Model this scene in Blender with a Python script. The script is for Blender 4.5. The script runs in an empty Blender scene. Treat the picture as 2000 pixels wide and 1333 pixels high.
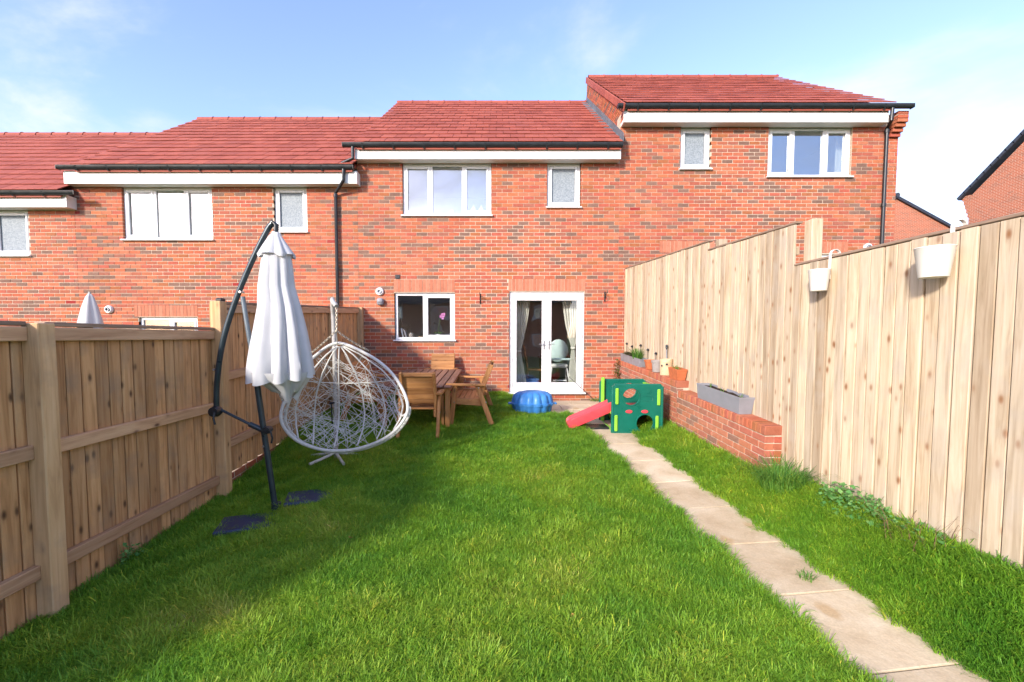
import bpy, bmesh, math, random
import numpy as np
from mathutils import Matrix, Vector
random.seed(7); RNG = np.random.default_rng(7)
R = math.radians
sc = bpy.context.scene
col = sc.collection
# ------------------------------------------------------------------ camera
F_PX, PX0, PY0, PITCH, CAM_Z = 850.0, 973.0, 703.0, R(3.03), 1.25   # photo pixels (2000 x 1333)
cd = bpy.data.cameras.new('camera'); cam = bpy.data.objects.new('camera', cd); col.objects.link(cam)
cd.sensor_width = 36.0; cd.lens = 36.0 * F_PX / 2000.0
cd.shift_x = (1000 - PX0) / 2000.0; cd.shift_y = (PY0 - 666.5) / 2000.0
cd.clip_start = 0.05; cd.clip_end = 2000
cam.location = (0, 0, CAM_Z); cam.rotation_euler = (math.pi / 2 - PITCH, 0, 0)
sc.camera = cam
# ------------------------------------------------------------------ world, sun, exposure
SUN = Vector((-1.0, -1.4, 0.70)).normalized()          # towards the sun: behind the camera, left, low
w = bpy.data.worlds.new('World'); sc.world = w; w.use_nodes = True
def nd(nt, t, **kw):
    n = nt.nodes.new(t)
    for k, v in kw.items():
        if k == 'ins':
            for kk, vv in v.items(): n.inputs[kk].default_value = vv
        else: setattr(n, k, v)
    return n
def ramp0(t, src):
    r = t.nodes.new('ShaderNodeValToRGB'); e = r.color_ramp.elements; e[0].position = .46; e[0].color = (2.0, 2.1, 2.3, 1); e[1].position = .72; e[1].color = (2.5, 2.52, 2.58, 1); t.links.new(src, r.inputs[0]); return r.outputs[0]
nt = w.node_tree; nt.nodes.clear(); L = nt.links.new
out = nd(nt, 'ShaderNodeOutputWorld'); bg = nd(nt, 'ShaderNodeBackground', ins={'Strength': 0.15})
sky = nd(nt, 'ShaderNodeTexSky', sky_type='NISHITA', sun_disc=False, sun_elevation=math.asin(SUN.z),
         sun_rotation=math.atan2(SUN.x, SUN.y), altitude=50, air_density=1.0, dust_density=0.9, ozone_density=3.2)
tc = nd(nt, 'ShaderNodeTexCoord'); sep = nd(nt, 'ShaderNodeSeparateXYZ'); L(tc.outputs['Generated'], sep.inputs[0])
den = nd(nt, 'ShaderNodeMath', operation='ADD', ins={1: 0.22}); L(sep.outputs['Z'], den.inputs[0])
mx = nd(nt, 'ShaderNodeMath', operation='MAXIMUM', ins={1: 0.05}); L(den.outputs[0], mx.inputs[0])
dv = nd(nt, 'ShaderNodeVectorMath', operation='DIVIDE'); cm = nd(nt, 'ShaderNodeCombineXYZ')
for k in 'XYZ': L(mx.outputs[0], cm.inputs[k])
L(tc.outputs['Generated'], dv.inputs[0]); L(cm.outputs[0], dv.inputs[1])
mp = nd(nt, 'ShaderNodeMapping', ins={'Location': (13.458, -0.946, 1.391), 'Scale': (1.0, 1.25, 0.35)}); L(dv.outputs[0], mp.inputs[0])
n1 = nd(nt, 'ShaderNodeTexNoise', ins={'Scale': 0.95, 'Detail': 9.0, 'Roughness': 0.56, 'Distortion': 0.35}); L(mp.outputs[0], n1.inputs[0])
rp = nd(nt, 'ShaderNodeValToRGB'); rp.color_ramp.elements[0].position = 0.45; rp.color_ramp.elements[1].position = 0.67
rp.color_ramp.elements[1].color = (.88, .88, .88, 1); rp.color_ramp.interpolation = 'EASE'; L(n1.outputs[0], rp.inputs[0])
mxs = nd(nt, 'ShaderNodeMix', data_type='RGBA'); L(rp.outputs[0], mxs.inputs[0]); hs = nd(nt, 'ShaderNodeMix', data_type='RGBA', blend_type='MULTIPLY', ins={0: 1.0, 7: (1.06, .89, .96, 1)}); L(sky.outputs[0], hs.inputs[6]); L(hs.outputs[2], mxs.inputs[6]); L(ramp0(nt, n1.outputs[0]), mxs.inputs[7])
L(mxs.outputs[2], bg.inputs[0]); L(bg.outputs[0], out.inputs[0])
sd = bpy.data.lights.new('sun', 'SUN'); sd.energy = 1.9; sd.angle = R(6); sd.color = (1.0, 0.93, 0.82)
sun = bpy.data.objects.new('sun', sd); col.objects.link(sun)
sun.rotation_euler = SUN.to_track_quat('Z', 'Y').to_euler(); sun.location = (-8, -8, 12)
vs = sc.view_settings; vs.view_transform = 'Standard'; vs.look = 'None'; vs.gamma = 1; vs.exposure = 1.72; vs.use_curve_mapping = False

# ------------------------------------------------------------------ photo pixel -> direction -> point on a known plane
def ray(x, y):
    u, v = (x - PX0) / F_PX, (PY0 - y) / F_PX
    return np.array([u, math.cos(PITCH) + v * math.sin(PITCH), -math.sin(PITCH) + v * math.cos(PITCH)])
def at(x, y, Y):
    d = ray(x, y); t = Y / d[1]; return Vector((d[0] * t, Y, CAM_Z + d[2] * t))
WALL = 9.30
def wx(x, y=500, Y=WALL): return at(x, y, Y).x
def wz(y, Y=WALL, x=973): return at(x, y, Y).z
# ground height of the garden
def smooth(a, b, x):
    t = np.clip((x - a) / (b - a), 0, 1); return t * t * (3 - 2 * t)
def wall_x(Y): return 2.77 - 0.057 * (Y - 4.47)
def fence_x(Y): return 2.975 - 0.057 * (Y - 4.47)
def path_x(Y): return 2.17 - 0.121 * (Y - 2.2)            # centre line of the garden path
def G(X, Y):
    X = np.asarray(X, float); Y = np.asarray(Y, float)
    c = np.interp(Y, [-6, 0, 2.2, 3.5, 4.7, 5.4, 6.1, 6.7, 7.5, 9.3, 12], [-.53, -.53, -.51, -.44, -.35, -.28, -.20, -.14, -.12, -.10, -.10])
    left = np.interp(Y, [6.7, 8.4, 9.3], [0, .06, .11]) * smooth(0.7, 0.0, X)
    amp = np.interp(Y, [0, 2.4, 4.47, 6.3, 7.2], [.36, .34, .19, .05, 0])
    pr = path_x(Y) + .32
    bank = amp * smooth(0, 1, (X - pr) / np.maximum(fence_x(Y) - .05 - pr, .2))
    dip = -.11 * smooth(-.9, -2.9, X) * np.interp(Y, [4.5, 6.3], [1, 0])
    return c + left + bank + dip
def g(X, Y): return float(G(X, Y))

# ------------------------------------------------------------------ mesh helpers
def box_geo(sx, sy, sz, b=0.0):
    h = (sx / 2, sy / 2, sz / 2)
    if b <= 0:
        v = [(x * h[0], y * h[1], z * h[2]) for x in (-1, 1) for y in (-1, 1) for z in (-1, 1)]
        f = [(0, 1, 3, 2), (4, 6, 7, 5), (0, 4, 5, 1), (2, 3, 7, 6), (0, 2, 6, 4), (1, 5, 7, 3)]
        return v, f
    b = min(b, min(h) * .9); v = []; idx = {}
    for x in (-1, 1):
        for y in (-1, 1):
            for z in (-1, 1):
                for a in range(3):
                    q = [h[0] - b, h[1] - b, h[2] - b]; q[a] = h[a]
                    idx[(x, y, z, a)] = len(v); v.append((x * q[0], y * q[1], z * q[2]))
    f = []; S = (-1, 1)
    for s in S:
        f.append([idx[(s, y, z, 0)] for y, z in ((-1, -1), (1, -1), (1, 1), (-1, 1))])
        f.append([idx[(x, s, z, 1)] for x, z in ((-1, -1), (1, -1), (1, 1), (-1, 1))])
        f.append([idx[(x, y, s, 2)] for x, y in ((-1, -1), (1, -1), (1, 1), (-1, 1))])
    for p in S:
        for q in S:
            f.append([idx[(p, q, -1, 0)], idx[(p, q, 1, 0)], idx[(p, q, 1, 1)], idx[(p, q, -1, 1)]])
            f.append([idx[(p, -1, q, 0)], idx[(p, 1, q, 0)], idx[(p, 1, q, 2)], idx[(p, -1, q, 2)]])
            f.append([idx[(-1, p, q, 1)], idx[(1, p, q, 1)], idx[(1, p, q, 2)], idx[(-1, p, q, 2)]])
    for x in S:
        for y in S:
            for z in S: f.append([idx[(x, y, z, a)] for a in range(3)])
    o = []
    for k in f:
        p = [Vector(v[i]) for i in k]; n = (p[1] - p[0]).cross(p[2] - p[0]); c = sum(p, Vector()) / len(p)
        o.append(tuple(k) if n.dot(c) > 0 else tuple(reversed(k)))
    return v, o
class MB:
    def __init__(s): s.v = []; s.f = []; s.c = []; s.m = []
    def add(s, v, f, M=None, c=None, mi=0):
        o = len(s.v)
        s.v += [tuple(M @ Vector(p)) for p in v] if M is not None else [tuple(p) for p in v]
        s.f += [tuple(i + o for i in k) for k in f]; s.c += [c] * len(f); s.m += [mi] * len(f); return s
    def box(s, a, b, bev=0.0, c=None, mi=0):               # from corner a to corner b
        v, f = box_geo(b[0] - a[0], b[1] - a[1], b[2] - a[2], bev)
        return s.add(v, f, Matrix.Translation([(a[i] + b[i]) / 2 for i in range(3)]), c, mi)
    def bar(s, p, q, wd, th, bev=0.0, up=(0, 0, 1), mi=0):   # beam p -> q, wd across, th along up
        p, q = Vector(p), Vector(q); d = q - p; y = d.normalized(); x = y.cross(Vector(up)).normalized(); z = x.cross(y)
        v, f = box_geo(wd, d.length, th, bev)
        M = Matrix((x, y, z)).transposed().to_4x4(); M.translation = (p + q) / 2
        return s.add(v, f, M, mi=mi)
    def tube(s, pts, r, n=8, caps=True, mi=0, closed=False):
        pts = [Vector(p) for p in pts]; k = len(pts); rr = r if hasattr(r, '__len__') else [r] * k
        o = len(s.v); prev = None
        for i, p in enumerate(pts):
            if closed: t = pts[(i + 1) % k] - pts[i - 1]
            else: t = pts[min(i + 1, k - 1)] - pts[max(i - 1, 0)]
            t = t.normalized() if t.length > 1e-9 else Vector((0, 0, 1))
            if prev is None: a = t.orthogonal().normalized()
            else:
                a = prev - t * prev.dot(t); a = a.normalized() if a.length > 1e-6 else t.orthogonal().normalized()
            prev = a; b = t.cross(a)
            s.v += [tuple(p + (a * math.cos(2 * math.pi * j / n) + b * math.sin(2 * math.pi * j / n)) * rr[i]) for j in range(n)]
        fs = []
        for i in range(k if closed else k - 1):
            i2 = (i + 1) % k
            for j in range(n): fs.append((o + i * n + j, o + i * n + (j + 1) % n, o + i2 * n + (j + 1) % n, o + i2 * n + j))
        if caps and not closed: fs += [tuple(o + j for j in reversed(range(n))), tuple(o + (k - 1) * n + j for j in range(n))]
        s.f += fs; s.c += [None] * len(fs); s.m += [mi] * len(fs); return s
    def lathe(s, prof, n=20, M=None, mi=0, sq=None, caps=False):  # profile of (radius, z)
        v = []; f = []
        for r, z in prof:
            for j in range(n):
                a = 2 * math.pi * j / n; ca, sa = math.cos(a), math.sin(a)
                if sq: ca, sa = [math.copysign(abs(q) ** sq, q) for q in (ca, sa)]
                v.append((r * ca, r * sa, z))
        for i in range(len(prof) - 1):
            for j in range(n): f.append((i * n + j, i * n + (j + 1) % n, (i + 1) * n + (j + 1) % n, (i + 1) * n + j))
        if caps: f += [tuple(reversed(range(n))), tuple((len(prof) - 1) * n + j for j in range(n))]
        return s.add(v, f, M, mi=mi)
    def prism(s, poly, a, b, axis, mi=0, c=None):            # polygon (2 coords) swept along axis from a to b
        def P(q, t):
            return {0: (t, q[0], q[1]), 1: (q[0], t, q[1]), 2: (q[0], q[1], t)}[axis]
        n = len(poly); v = [P(q, a) for q in poly] + [P(q, b) for q in poly]
        ar = sum(poly[i][0] * poly[(i + 1) % n][1] - poly[(i + 1) % n][0] * poly[i][1] for i in range(n))
        f = [tuple(reversed(range(n))), tuple(range(n, 2 * n))] + [(i, (i + 1) % n, n + (i + 1) % n, n + i) for i in range(n)]
        if (ar < 0) != (axis == 1): f = [tuple(reversed(k)) for k in f]
        return s.add(v, f, None, c, mi)
    def mesh(s, name, mats, smooth=False):
        me = bpy.data.meshes.new(name); me.from_pydata(s.v, [], s.f)
        for m in (mats if isinstance(mats, (list, tuple)) else [mats]): me.materials.append(M_[m] if isinstance(m, str) else m)
        if any(s.m): me.polygons.foreach_set('material_index', s.m)
        if any(c is not None for c in s.c):
            at_ = me.color_attributes.new('Col', 'FLOAT_COLOR', 'CORNER'); arr = []
            for p, c in zip(me.polygons, s.c): arr += list((c or (.5, .5, .5)) + (1,)) * p.loop_total
            at_.data.foreach_set('color', arr)
        if smooth: me.polygons.foreach_set('use_smooth', [True] * len(me.polygons)); me.set_sharp_from_angle(angle=R(smooth if smooth is not True else 40))
        me.update(); return me
    def build(s, name, mats, parent=None, smooth=False, world=True):
        return link(name, s.mesh(name, mats, smooth), parent, world)
def link(name, me, parent=None, world=True, loc=None, rot=None):
    o = bpy.data.objects.new(name, me); col.objects.link(o)
    if loc is not None: o.location = loc
    if rot is not None: o.rotation_euler = rot
    if parent is not None:
        o.parent = parent
        if world:
            r = parent
            off = Vector(r['_base']) if '_base' in r else Vector()
            o.matrix_parent_inverse = Matrix.Translation(-off) if r.type == 'EMPTY' else Matrix.Identity(4)
    return o
def tag(o, label=None, cat=None, group=None, kind=None):
    if label: o['label'] = label
    if cat: o['category'] = cat
    if group: o['group'] = group
    if kind: o['kind'] = kind
    return o
def thing(name, label, cat, loc=(0, 0, 0), rz=0, group=None):
    o = bpy.data.objects.new(name, None); col.objects.link(o); o.location = loc; o.rotation_euler = (0, 0, rz)
    o.empty_display_size = .1; o['_base'] = tuple(float(q) for q in loc)
    return tag(o, label, cat, group)
def copy_tree(o, parent=None):
    c = o.copy(); col.objects.link(c); c.parent = parent
    for ch in list(o.children): copy_tree(ch, c)
    return c
# ------------------------------------------------------------------ materials
M_ = {}
def mat(name, rough=0.6, base=(.5, .5, .5), spec=0.4, metal=0.0):
    m = bpy.data.materials.new(name); m.use_nodes = True; M_[name] = m
    t = m.node_tree; b = t.nodes['Principled BSDF']
    b.inputs['Base Color'].default_value = (*base, 1); b.inputs['Roughness'].default_value = rough
    b.inputs['Specular IOR Level'].default_value = spec; b.inputs['Metallic'].default_value = metal
    return m, t, b
def ramp(t, src, stops, interp='LINEAR'):
    r = t.nodes.new('ShaderNodeValToRGB'); e = r.color_ramp; e.interpolation = interp
    while len(e.elements) < len(stops): e.elements.new(.5)
    for k, (p, c) in zip(e.elements, stops): k.position = p; k.color = (*c, 1) if len(c) == 3 else c
    t.links.new(src, r.inputs[0]); return r.outputs[0]
def mixc(t, fac, a, b, mode='MIX'):
    m = t.nodes.new('ShaderNodeMix'); m.data_type = 'RGBA'; m.blend_type = mode
    for i, q in ((0, fac), (6, a), (7, b)):
        if hasattr(q, 'is_output'): t.links.new(q, m.inputs[i])
        else: m.inputs[i].default_value = q if i == 0 else (*q, 1)
    return m.outputs[2]
def coords(t, scale=(1, 1, 1), rnd=0.0, kind='Object'):
    c = t.nodes.new('ShaderNodeTexCoord'); src = c.outputs[kind]
    if kind == 'World':
        pass
    if rnd:
        oi = t.nodes.new('ShaderNodeObjectInfo'); v = nd(t, 'ShaderNodeVectorMath', operation='MULTIPLY_ADD')
        t.links.new(oi.outputs['Random'], v.inputs[0]); v.inputs[1].default_value = (37 * rnd, 91 * rnd, 53 * rnd); t.links.new(src, v.inputs[2]); src = v.outputs[0]
    m = nd(t, 'ShaderNodeMapping', ins={'Scale': scale}); t.links.new(src, m.inputs[0]); return m.outputs[0]
def wcoords(t, scale=(1, 1, 1)):
    c = t.nodes.new('ShaderNodeNewGeometry'); m = nd(t, 'ShaderNodeMapping', ins={'Scale': scale}); t.links.new(c.outputs['Position'], m.inputs[0]); return m.outputs[0]
def noise(t, vec, scale, detail=4, rough=.55, dist=0):
    n = nd(t, 'ShaderNodeTexNoise', ins={'Scale': scale, 'Detail': detail, 'Roughness': rough, 'Distortion': dist}); t.links.new(vec, n.inputs[0]); return n.outputs[0]
def bump(t, b, h, strength=.3, dist=.01):
    n = nd(t, 'ShaderNodeBump', ins={'Strength': strength, 'Distance': dist}); t.links.new(h, n.inputs['Height']); t.links.new(n.outputs[0], b.inputs['Normal'])
def plain(name, base, rough=.5, var=.12, scale=9, spec=.4, metal=0, bmp=0, bscale=60):
    m, t, b = mat(name, rough, base, spec, metal); v = wcoords(t)
    n = noise(t, v, scale, 5)
    lo = tuple(max(0, q * (1 - var)) for q in base); hi = tuple(min(1, q * (1 + var)) for q in base)
    t.links.new(ramp(t, n, [(.3, lo), (.7, hi)]), b.inputs['Base Color'])
    t.links.new(ramp(t, n, [(.3, (max(.02, rough - .08),) * 3), (.7, (min(1, rough + .08),) * 3)]), b.inputs['Roughness'])
    if bmp: bump(t, b, noise(t, v, bscale, 3), bmp, .004)
    return m
def colattr(t, name='Col'):
    a = nd(t, 'ShaderNodeVertexColor', layer_name=name); return a.outputs[0]
# brick: its own colour (attribute) with firing marks and grain
m, t, b = mat('brick', .85, spec=.2); v = wcoords(t)
c = mixc(t, .55, colattr(t), ramp(t, noise(t, v, 14, 6, .65), [(.25, (.60, .55, .52)), (.55, (1, 1, 1)), (.8, (1.2, 1.22, 1.2))]), 'MULTIPLY')
c = mixc(t, .35, c, ramp(t, noise(t, v, 130, 2), [(.3, (.7, .7, .7)), (.7, (1.25, 1.25, 1.25))]), 'MULTIPLY')
eff = ramp(t, noise(t, v, .55, 4, .6), [(.5, (0, 0, 0)), (.85, (.16, .16, .16))]); c = mixc(t, eff, c, (.50, .30, .22))
t.links.new(c, b.inputs['Base Color']); bump(t, b, noise(t, v, 90, 4), .5, .004)
m, t, b = mat('mortar', .95, spec=.1); v = wcoords(t)
t.links.new(ramp(t, noise(t, v, 25, 5), [(.3, (.44, .345, .26)), (.7, (.60, .49, .38))]), b.inputs['Base Color']); bump(t, b, noise(t, v, 150, 3), .4, .003)
# roof tile
m, t, b = mat('roof_tile', .7, spec=.3); v = wcoords(t)
oi = t.nodes.new('ShaderNodeObjectInfo')
c = ramp(t, oi.outputs['Random'], [(0, (.27, .064, .042)), (.4, (.315, .076, .050)), (.8, (.35, .09, .058)), (1, (.29, .074, .052))])
c = mixc(t, .5, c, ramp(t, noise(t, v, 7, 6, .7), [(.25, (.62, .62, .64)), (.6, (1.05, 1.05, 1.05)), (.85, (1.3, 1.25, 1.2))]), 'MULTIPLY')
t.links.new(c, b.inputs['Base Color']); bump(t, b, noise(t, v, 80, 4), .35, .004)
# woods: grain runs along the given local axis
def wood(name, dark, mid, light, axis=2, rough=.75, knots=True, knotcol=(.22, .11, .06), grey=None):
    m, t, b = mat(name, rough, spec=.25)
    s = [26, 26, 26]; s[axis] = 1.6; v = coords(t, s, 1.0)
    gr = noise(t, v, 1.0, 6, .6, .6)
    c = ramp(t, gr, [(.28, dark), (.5, mid), (.75, light)])
    oi = t.nodes.new('ShaderNodeObjectInfo')
    tint = ramp(t, oi.outputs['Random'], [(0, (.66, .60, .54)), (.18, (.86, .82, .77)), (.36, (1.06, 1.02, .97)), (.55, (.80, .79, .78)), (.75, (1.16, 1.11, 1.03)), (1, (.94, .87, .78))])
    c = mixc(t, .9, c, tint, 'MULTIPLY')
    h = gr
    if knots:
        s2 = [11, 11, 11]; s2[axis] = 5.2; v2 = coords(t, s2, .63)
        wv = nd(t, 'ShaderNodeTexVoronoi', feature='F1', ins={'Scale': 1.0, 'Randomness': 1.0}); t.links.new(v2, wv.inputs[0])
        pick = nd(t, 'ShaderNodeSeparateColor'); t.links.new(wv.outputs['Color'], pick.inputs[0])
        on = nd(t, 'ShaderNodeMath', operation='GREATER_THAN', ins={1: .38}); t.links.new(pick.outputs[0], on.inputs[0])
        sp = ramp(t, wv.outputs['Distance'], [(.05, (1, 1, 1)), (.11, (.75, .75, .75)), (.2, (.14, .14, .14)), (.34, (0, 0, 0))])
        k = nd(t, 'ShaderNodeMath', operation='MULTIPLY'); t.links.new(sp, k.inputs[0]); t.links.new(on.outputs[0], k.inputs[1])
        c = mixc(t, k.outputs[0], c, knotcol)
    if grey:
        pn = noise(t, coords(t, (3, 3, 3), .4), 1.2, 5); c = mixc(t, ramp(t, pn, [(.5, (0, 0, 0)), (.72, (.6, .6, .6))]), c, grey)
    t.links.new(c, b.inputs['Base Color']); bump(t, b, h, .35, .004); return m
wood('pale_board', (.32, .24, .155), (.51, .415, .30), (.62, .53, .41), knotcol=(.25, .12, .055), grey=(.40, .345, .28))
wood('brown_board', (.34, .175, .075), (.56, .325, .155), (.68, .44, .235), knotcol=(.10, .05, .025), grey=(.29, .20, .13))
wood('brown_post', (.42, .25, .12), (.57, .375, .20), (.66, .47, .28), knotcol=(.11, .06, .03), grey=(.33, .24, .16))
wood('brown_rail', (.38, .215, .12), (.53, .335, .20), (.62, .43, .275), axis=1, knotcol=(.12, .06, .035))
wood('grey_cap', (.20, .14, .10), (.27, .19, .14), (.34, .26, .20), axis=1, knots=False)
for ax, nm in ((0, 'x'), (1, 'y'), (2, 'z')):
    wood('furniture_' + nm, (.29, .125, .042), (.41, .195, .072), (.51, .27, .115), axis=ax, rough=.6, knotcol=(.14, .06, .025))
wood('table_top_wood', (.15, .075, .05), (.21, .108, .073), (.27, .15, .105), axis=1, rough=.55, knots=False)
wood('indoor_wood', (.22, .10, .04), (.32, .16, .07), (.4, .22, .1), axis=2, knots=False, rough=.5)
# plain paints, plastics, metals
plain('upvc', (.72, .72, .72), .28, .03, 3, .5)
plain('fascia_white', (.70, .69, .67), .4, .06, 2, .5)
plain('black_plastic', (.018, .020, .023), .35, .2, 8)
plain('dark_metal', (.030, .045, .055), .35, .15, 8, .5, .3)
plain('lead', (.16, .18, .20), .55, .25, 6, .4, .4, .2)
plain('chair_white', (.55, .545, .51), .45, .12, 25)
plain('stand_grey', (.38, .37, .35), .5, .15, 10)
plain('chain', (.42, .38, .31), .45, .2, 40, .5, .6)
plain('blue_plastic', (.05, .22, .56), .4, .16, 8)
plain('green_plastic', (.003, .115, .078), .33, .12, 6)
plain('lime_plastic', (.22, .52, .045), .38, .08, 6)
plain('red_plastic', (.62, .055, .07), .4, .1, 8)
plain('terracotta', (.46, .135, .055), .85, .16, 20, .2, 0, .25)
plain('grey_plastic', (.235, .235, .26), .45, .08, 8)
plain('zinc', (.32, .34, .37), .42, .2, 12, .5, .5)
plain('grey_clay', (.30, .27, .25), .8, .15, 18, .2, 0, .2)
plain('cream_clay', (.60, .44, .27), .8, .16, 22, .2, 0, .25)
plain('pot_white', (.74, .70, .64), .45, .05, 6)
plain('soil', (.035, .025, .018), .95, .4, 40, .1, 0, .8)
plain('slab_black', (.020, .034, .080), .4, .3, 12)
plain('room_wall', (.62, .60, .56), .9, .04, 2)
plain('room_floor', (.12, .085, .06), .5, .2, 6)
plain('white_item', (.72, .73, .72), .5, .08, 12)
plain('mint', (.52, .68, .66), .5, .06, 10)
plain('dark_item', (.05, .045, .05), .6, .2, 12)
plain('orchid_pink', (.62, .22, .50), .6, .15, 30)
plain('red_item', (.45, .04, .04), .6, .15, 12)
plain('blue_item', (.06, .13, .33), .5, .15, 12)
plain('dark_roof', (.032, .038, .055), .6, .25, 5)
plain('dry_stem', (.16, .10, .05), .9, .3, 30)
plain('steel', (.5, .5, .5), .3, .1, 20, .5, .9)
plain('leaf_fallen', (.40, .22, .05), .8, .3, 40)
def cloth(name, base, scale=220):
    m, t, b = mat(name, .85, base, .15); v = wcoords(t)
    t.links.new(ramp(t, noise(t, v, 6, 5), [(.3, tuple(q * .90 for q in base)), (.7, base)]), b.inputs['Base Color'])
    bump(t, b, noise(t, v, scale, 2), .15, .002)
    tr = nd(t, 'ShaderNodeBsdfTranslucent', ins={'Color': (*base, 1)}); ms = nd(t, 'ShaderNodeMixShader', ins={0: .18})
    o = t.nodes['Material Output']; t.links.new(b.outputs[0], ms.inputs[1]); t.links.new(tr.outputs[0], ms.inputs[2]); t.links.new(ms.outputs[0], o.inputs[0])
cloth('canopy', (.60, .60, .61)); plain('pole_grey', (.13, .16, .18), .35, .15, 8, .5, .3); cloth('curtain', (.80, .80, .72))
def leafmat(name, stops, attr='tint', inst=True, trans=.35, rough=.5):
    m, t, b = mat(name, rough, spec=.3)
    if inst:
        a = nd(t, 'ShaderNodeAttribute', attribute_name=attr, attribute_type='INSTANCER'); src = a.outputs['Fac']
    else:
        oi = t.nodes.new('ShaderNodeNewGeometry'); src = oi.outputs['Random Per Island']
    c = ramp(t, src, stops)
    if inst:
        ge = t.nodes.new('ShaderNodeNewGeometry')
        c = mixc(t, .75, c, ramp(t, ge.outputs['Random Per Island'], [(0, (.62, .66, .6)), (.5, (1, 1, 1)), (.90, (1.35, 1.22, 1.1)), (.95, (2.6, 1.5, 1.8))]), 'MULTIPLY')
    t.links.new(c, b.inputs['Base Color'])
    tr = nd(t, 'ShaderNodeBsdfTranslucent'); t.links.new(c, tr.inputs[0]); ms = nd(t, 'ShaderNodeMixShader', ins={0: trans})
    o = t.nodes['Material Output']; t.links.new(b.outputs[0], ms.inputs[1]); t.links.new(tr.outputs[0], ms.inputs[2]); t.links.new(ms.outputs[0], o.inputs[0])
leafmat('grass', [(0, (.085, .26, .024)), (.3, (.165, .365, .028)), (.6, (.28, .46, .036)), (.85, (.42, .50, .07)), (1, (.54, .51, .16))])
leafmat('leaf', [(0, (.055, .17, .025)), (.5, (.10, .25, .035)), (1, (.19, .33, .06))], inst=False)
leafmat('weed_leaf', [(0, (.08, .24, .06)), (.5, (.14, .34, .085)), (1, (.24, .43, .13))], inst=False)
leafmat('heather', [(0, (.05, .04, .025)), (.5, (.09, .08, .04)), (1, (.07, .10, .04))], inst=False)
leafmat('brown_leaf', [(0, (.10, .06, .02)), (.5, (.16, .12, .03)), (1, (.08, .12, .03))], inst=False)
# lawn soil, paving
m, t, b = mat('lawn_soil', .95, spec=.1); v = wcoords(t)
t.links.new(ramp(t, noise(t, v, 6, 6, .6), [(.3, (.035, .075, .014)), (.6, (.055, .11, .02)), (.8, (.10, .10, .04))]), b.inputs['Base Color']); bump(t, b, noise(t, v, 40, 4), .6, .02)
m, t, b = mat('sandstone', .8, spec=.25); v = wcoords(t)
c = ramp(t, noise(t, v, 2.6, 7, .62, .5), [(.25, (.41, .31, .19)), (.45, (.54, .435, .29)), (.6, (.60, .50, .35)), (.78, (.68, .59, .44))])
oi = t.nodes.new('ShaderNodeObjectInfo'); c = mixc(t, .8, c, ramp(t, oi.outputs['Random'], [(0, (.92, .9, .88)), (1, (1.07, 1.07, 1.07))]), 'MULTIPLY')
st = nd(t, 'ShaderNodeTexVoronoi', feature='F1', ins={'Scale': 1.0, 'Randomness': 1.0}); t.links.new(wcoords(t, (2.3, 1.5, 0)), st.inputs[0])
wob = noise(t, v, 9, 3); ad = nd(t, 'ShaderNodeMath', operation='MULTIPLY_ADD', ins={1: .16}); t.links.new(wob, ad.inputs[0]); t.links.new(st.outputs['Distance'], ad.inputs[2])
c = mixc(t, ramp(t, ad.outputs[0], [(.20, (.6, .6, .6)), (.235, (.2, .2, .2)), (.26, (0, 0, 0))]), c, (.42, .27, .12))
c = mixc(t, .35, c, ramp(t, noise(t, v, 70, 3), [(.3, (.72, .72, .72)), (.7, (1.2, 1.2, 1.2))]), 'MULTIPLY')
t.links.new(c, b.inputs['Base Color']); bump(t, b, noise(t, v, 9, 6, .65), .5, .012)
plain('joint_sand', (.20, .16, .11), .95, .3, 30, .1, 0, .5)
# glass
def glass(name, refl, tint=(.92, .95, .94)):
    m = bpy.data.materials.new(name); m.use_nodes = True; M_[name] = m; t = m.node_tree; t.nodes.clear()
    o = nd(t, 'ShaderNodeOutputMaterial'); tr = nd(t, 'ShaderNodeBsdfTransparent', ins={'Color': (*tint, 1)}); gl = nd(t, 'ShaderNodeBsdfGlossy', ins={'Roughness': 0.0, 'Color': (1, 1, 1, 1)})
    ge = nd(t, 'ShaderNodeNewGeometry'); dt = nd(t, 'ShaderNodeVectorMath', operation='DOT_PRODUCT'); t.links.new(ge.outputs['Normal'], dt.inputs[0]); t.links.new(ge.outputs['Incoming'], dt.inputs[1]); ab = nd(t, 'ShaderNodeMath', operation='ABSOLUTE'); t.links.new(dt.outputs['Value'], ab.inputs[0]); om = nd(t, 'ShaderNodeMath', operation='SUBTRACT', ins={0: 1.0}); t.links.new(ab.outputs[0], om.inputs[1]); fr = nd(t, 'ShaderNodeMath', operation='POWER', ins={1: 5.0}); t.links.new(om.outputs[0], fr.inputs[0]); ad = nd(t, 'ShaderNodeMath', operation='ADD', use_clamp=True, ins={1: refl + .04}); ms = nd(t, 'ShaderNodeMixShader')
    v = wcoords(t); bp = nd(t, 'ShaderNodeBump', ins={'Strength': .04, 'Distance': .05}); t.links.new(noise(t, v, 2.2, 1), bp.inputs['Height']); t.links.new(bp.outputs[0], gl.inputs['Normal'])
    t.links.new(fr.outputs[0], ad.inputs[0]); t.links.new(ad.outputs[0], ms.inputs[0]); t.links.new(tr.outputs[0], ms.inputs[1]); t.links.new(gl.outputs[0], ms.inputs[2]); t.links.new(ms.outputs[0], o.inputs[0])
glass('glass', .045, (.97, .98, .975)); glass('coated_glass', .22)
m, t, b = mat('frosted_glass', .55, (.36, .40, .42), .25); v = wcoords(t)
t.links.new(ramp(t, noise(t, v, 45, 3, .7), [(.35, (.16, .19, .215)), (.65, (.30, .335, .36))]), b.inputs['Base Color']); bump(t, b, noise(t, v, 55, 3, .7), .6, .006)
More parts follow.
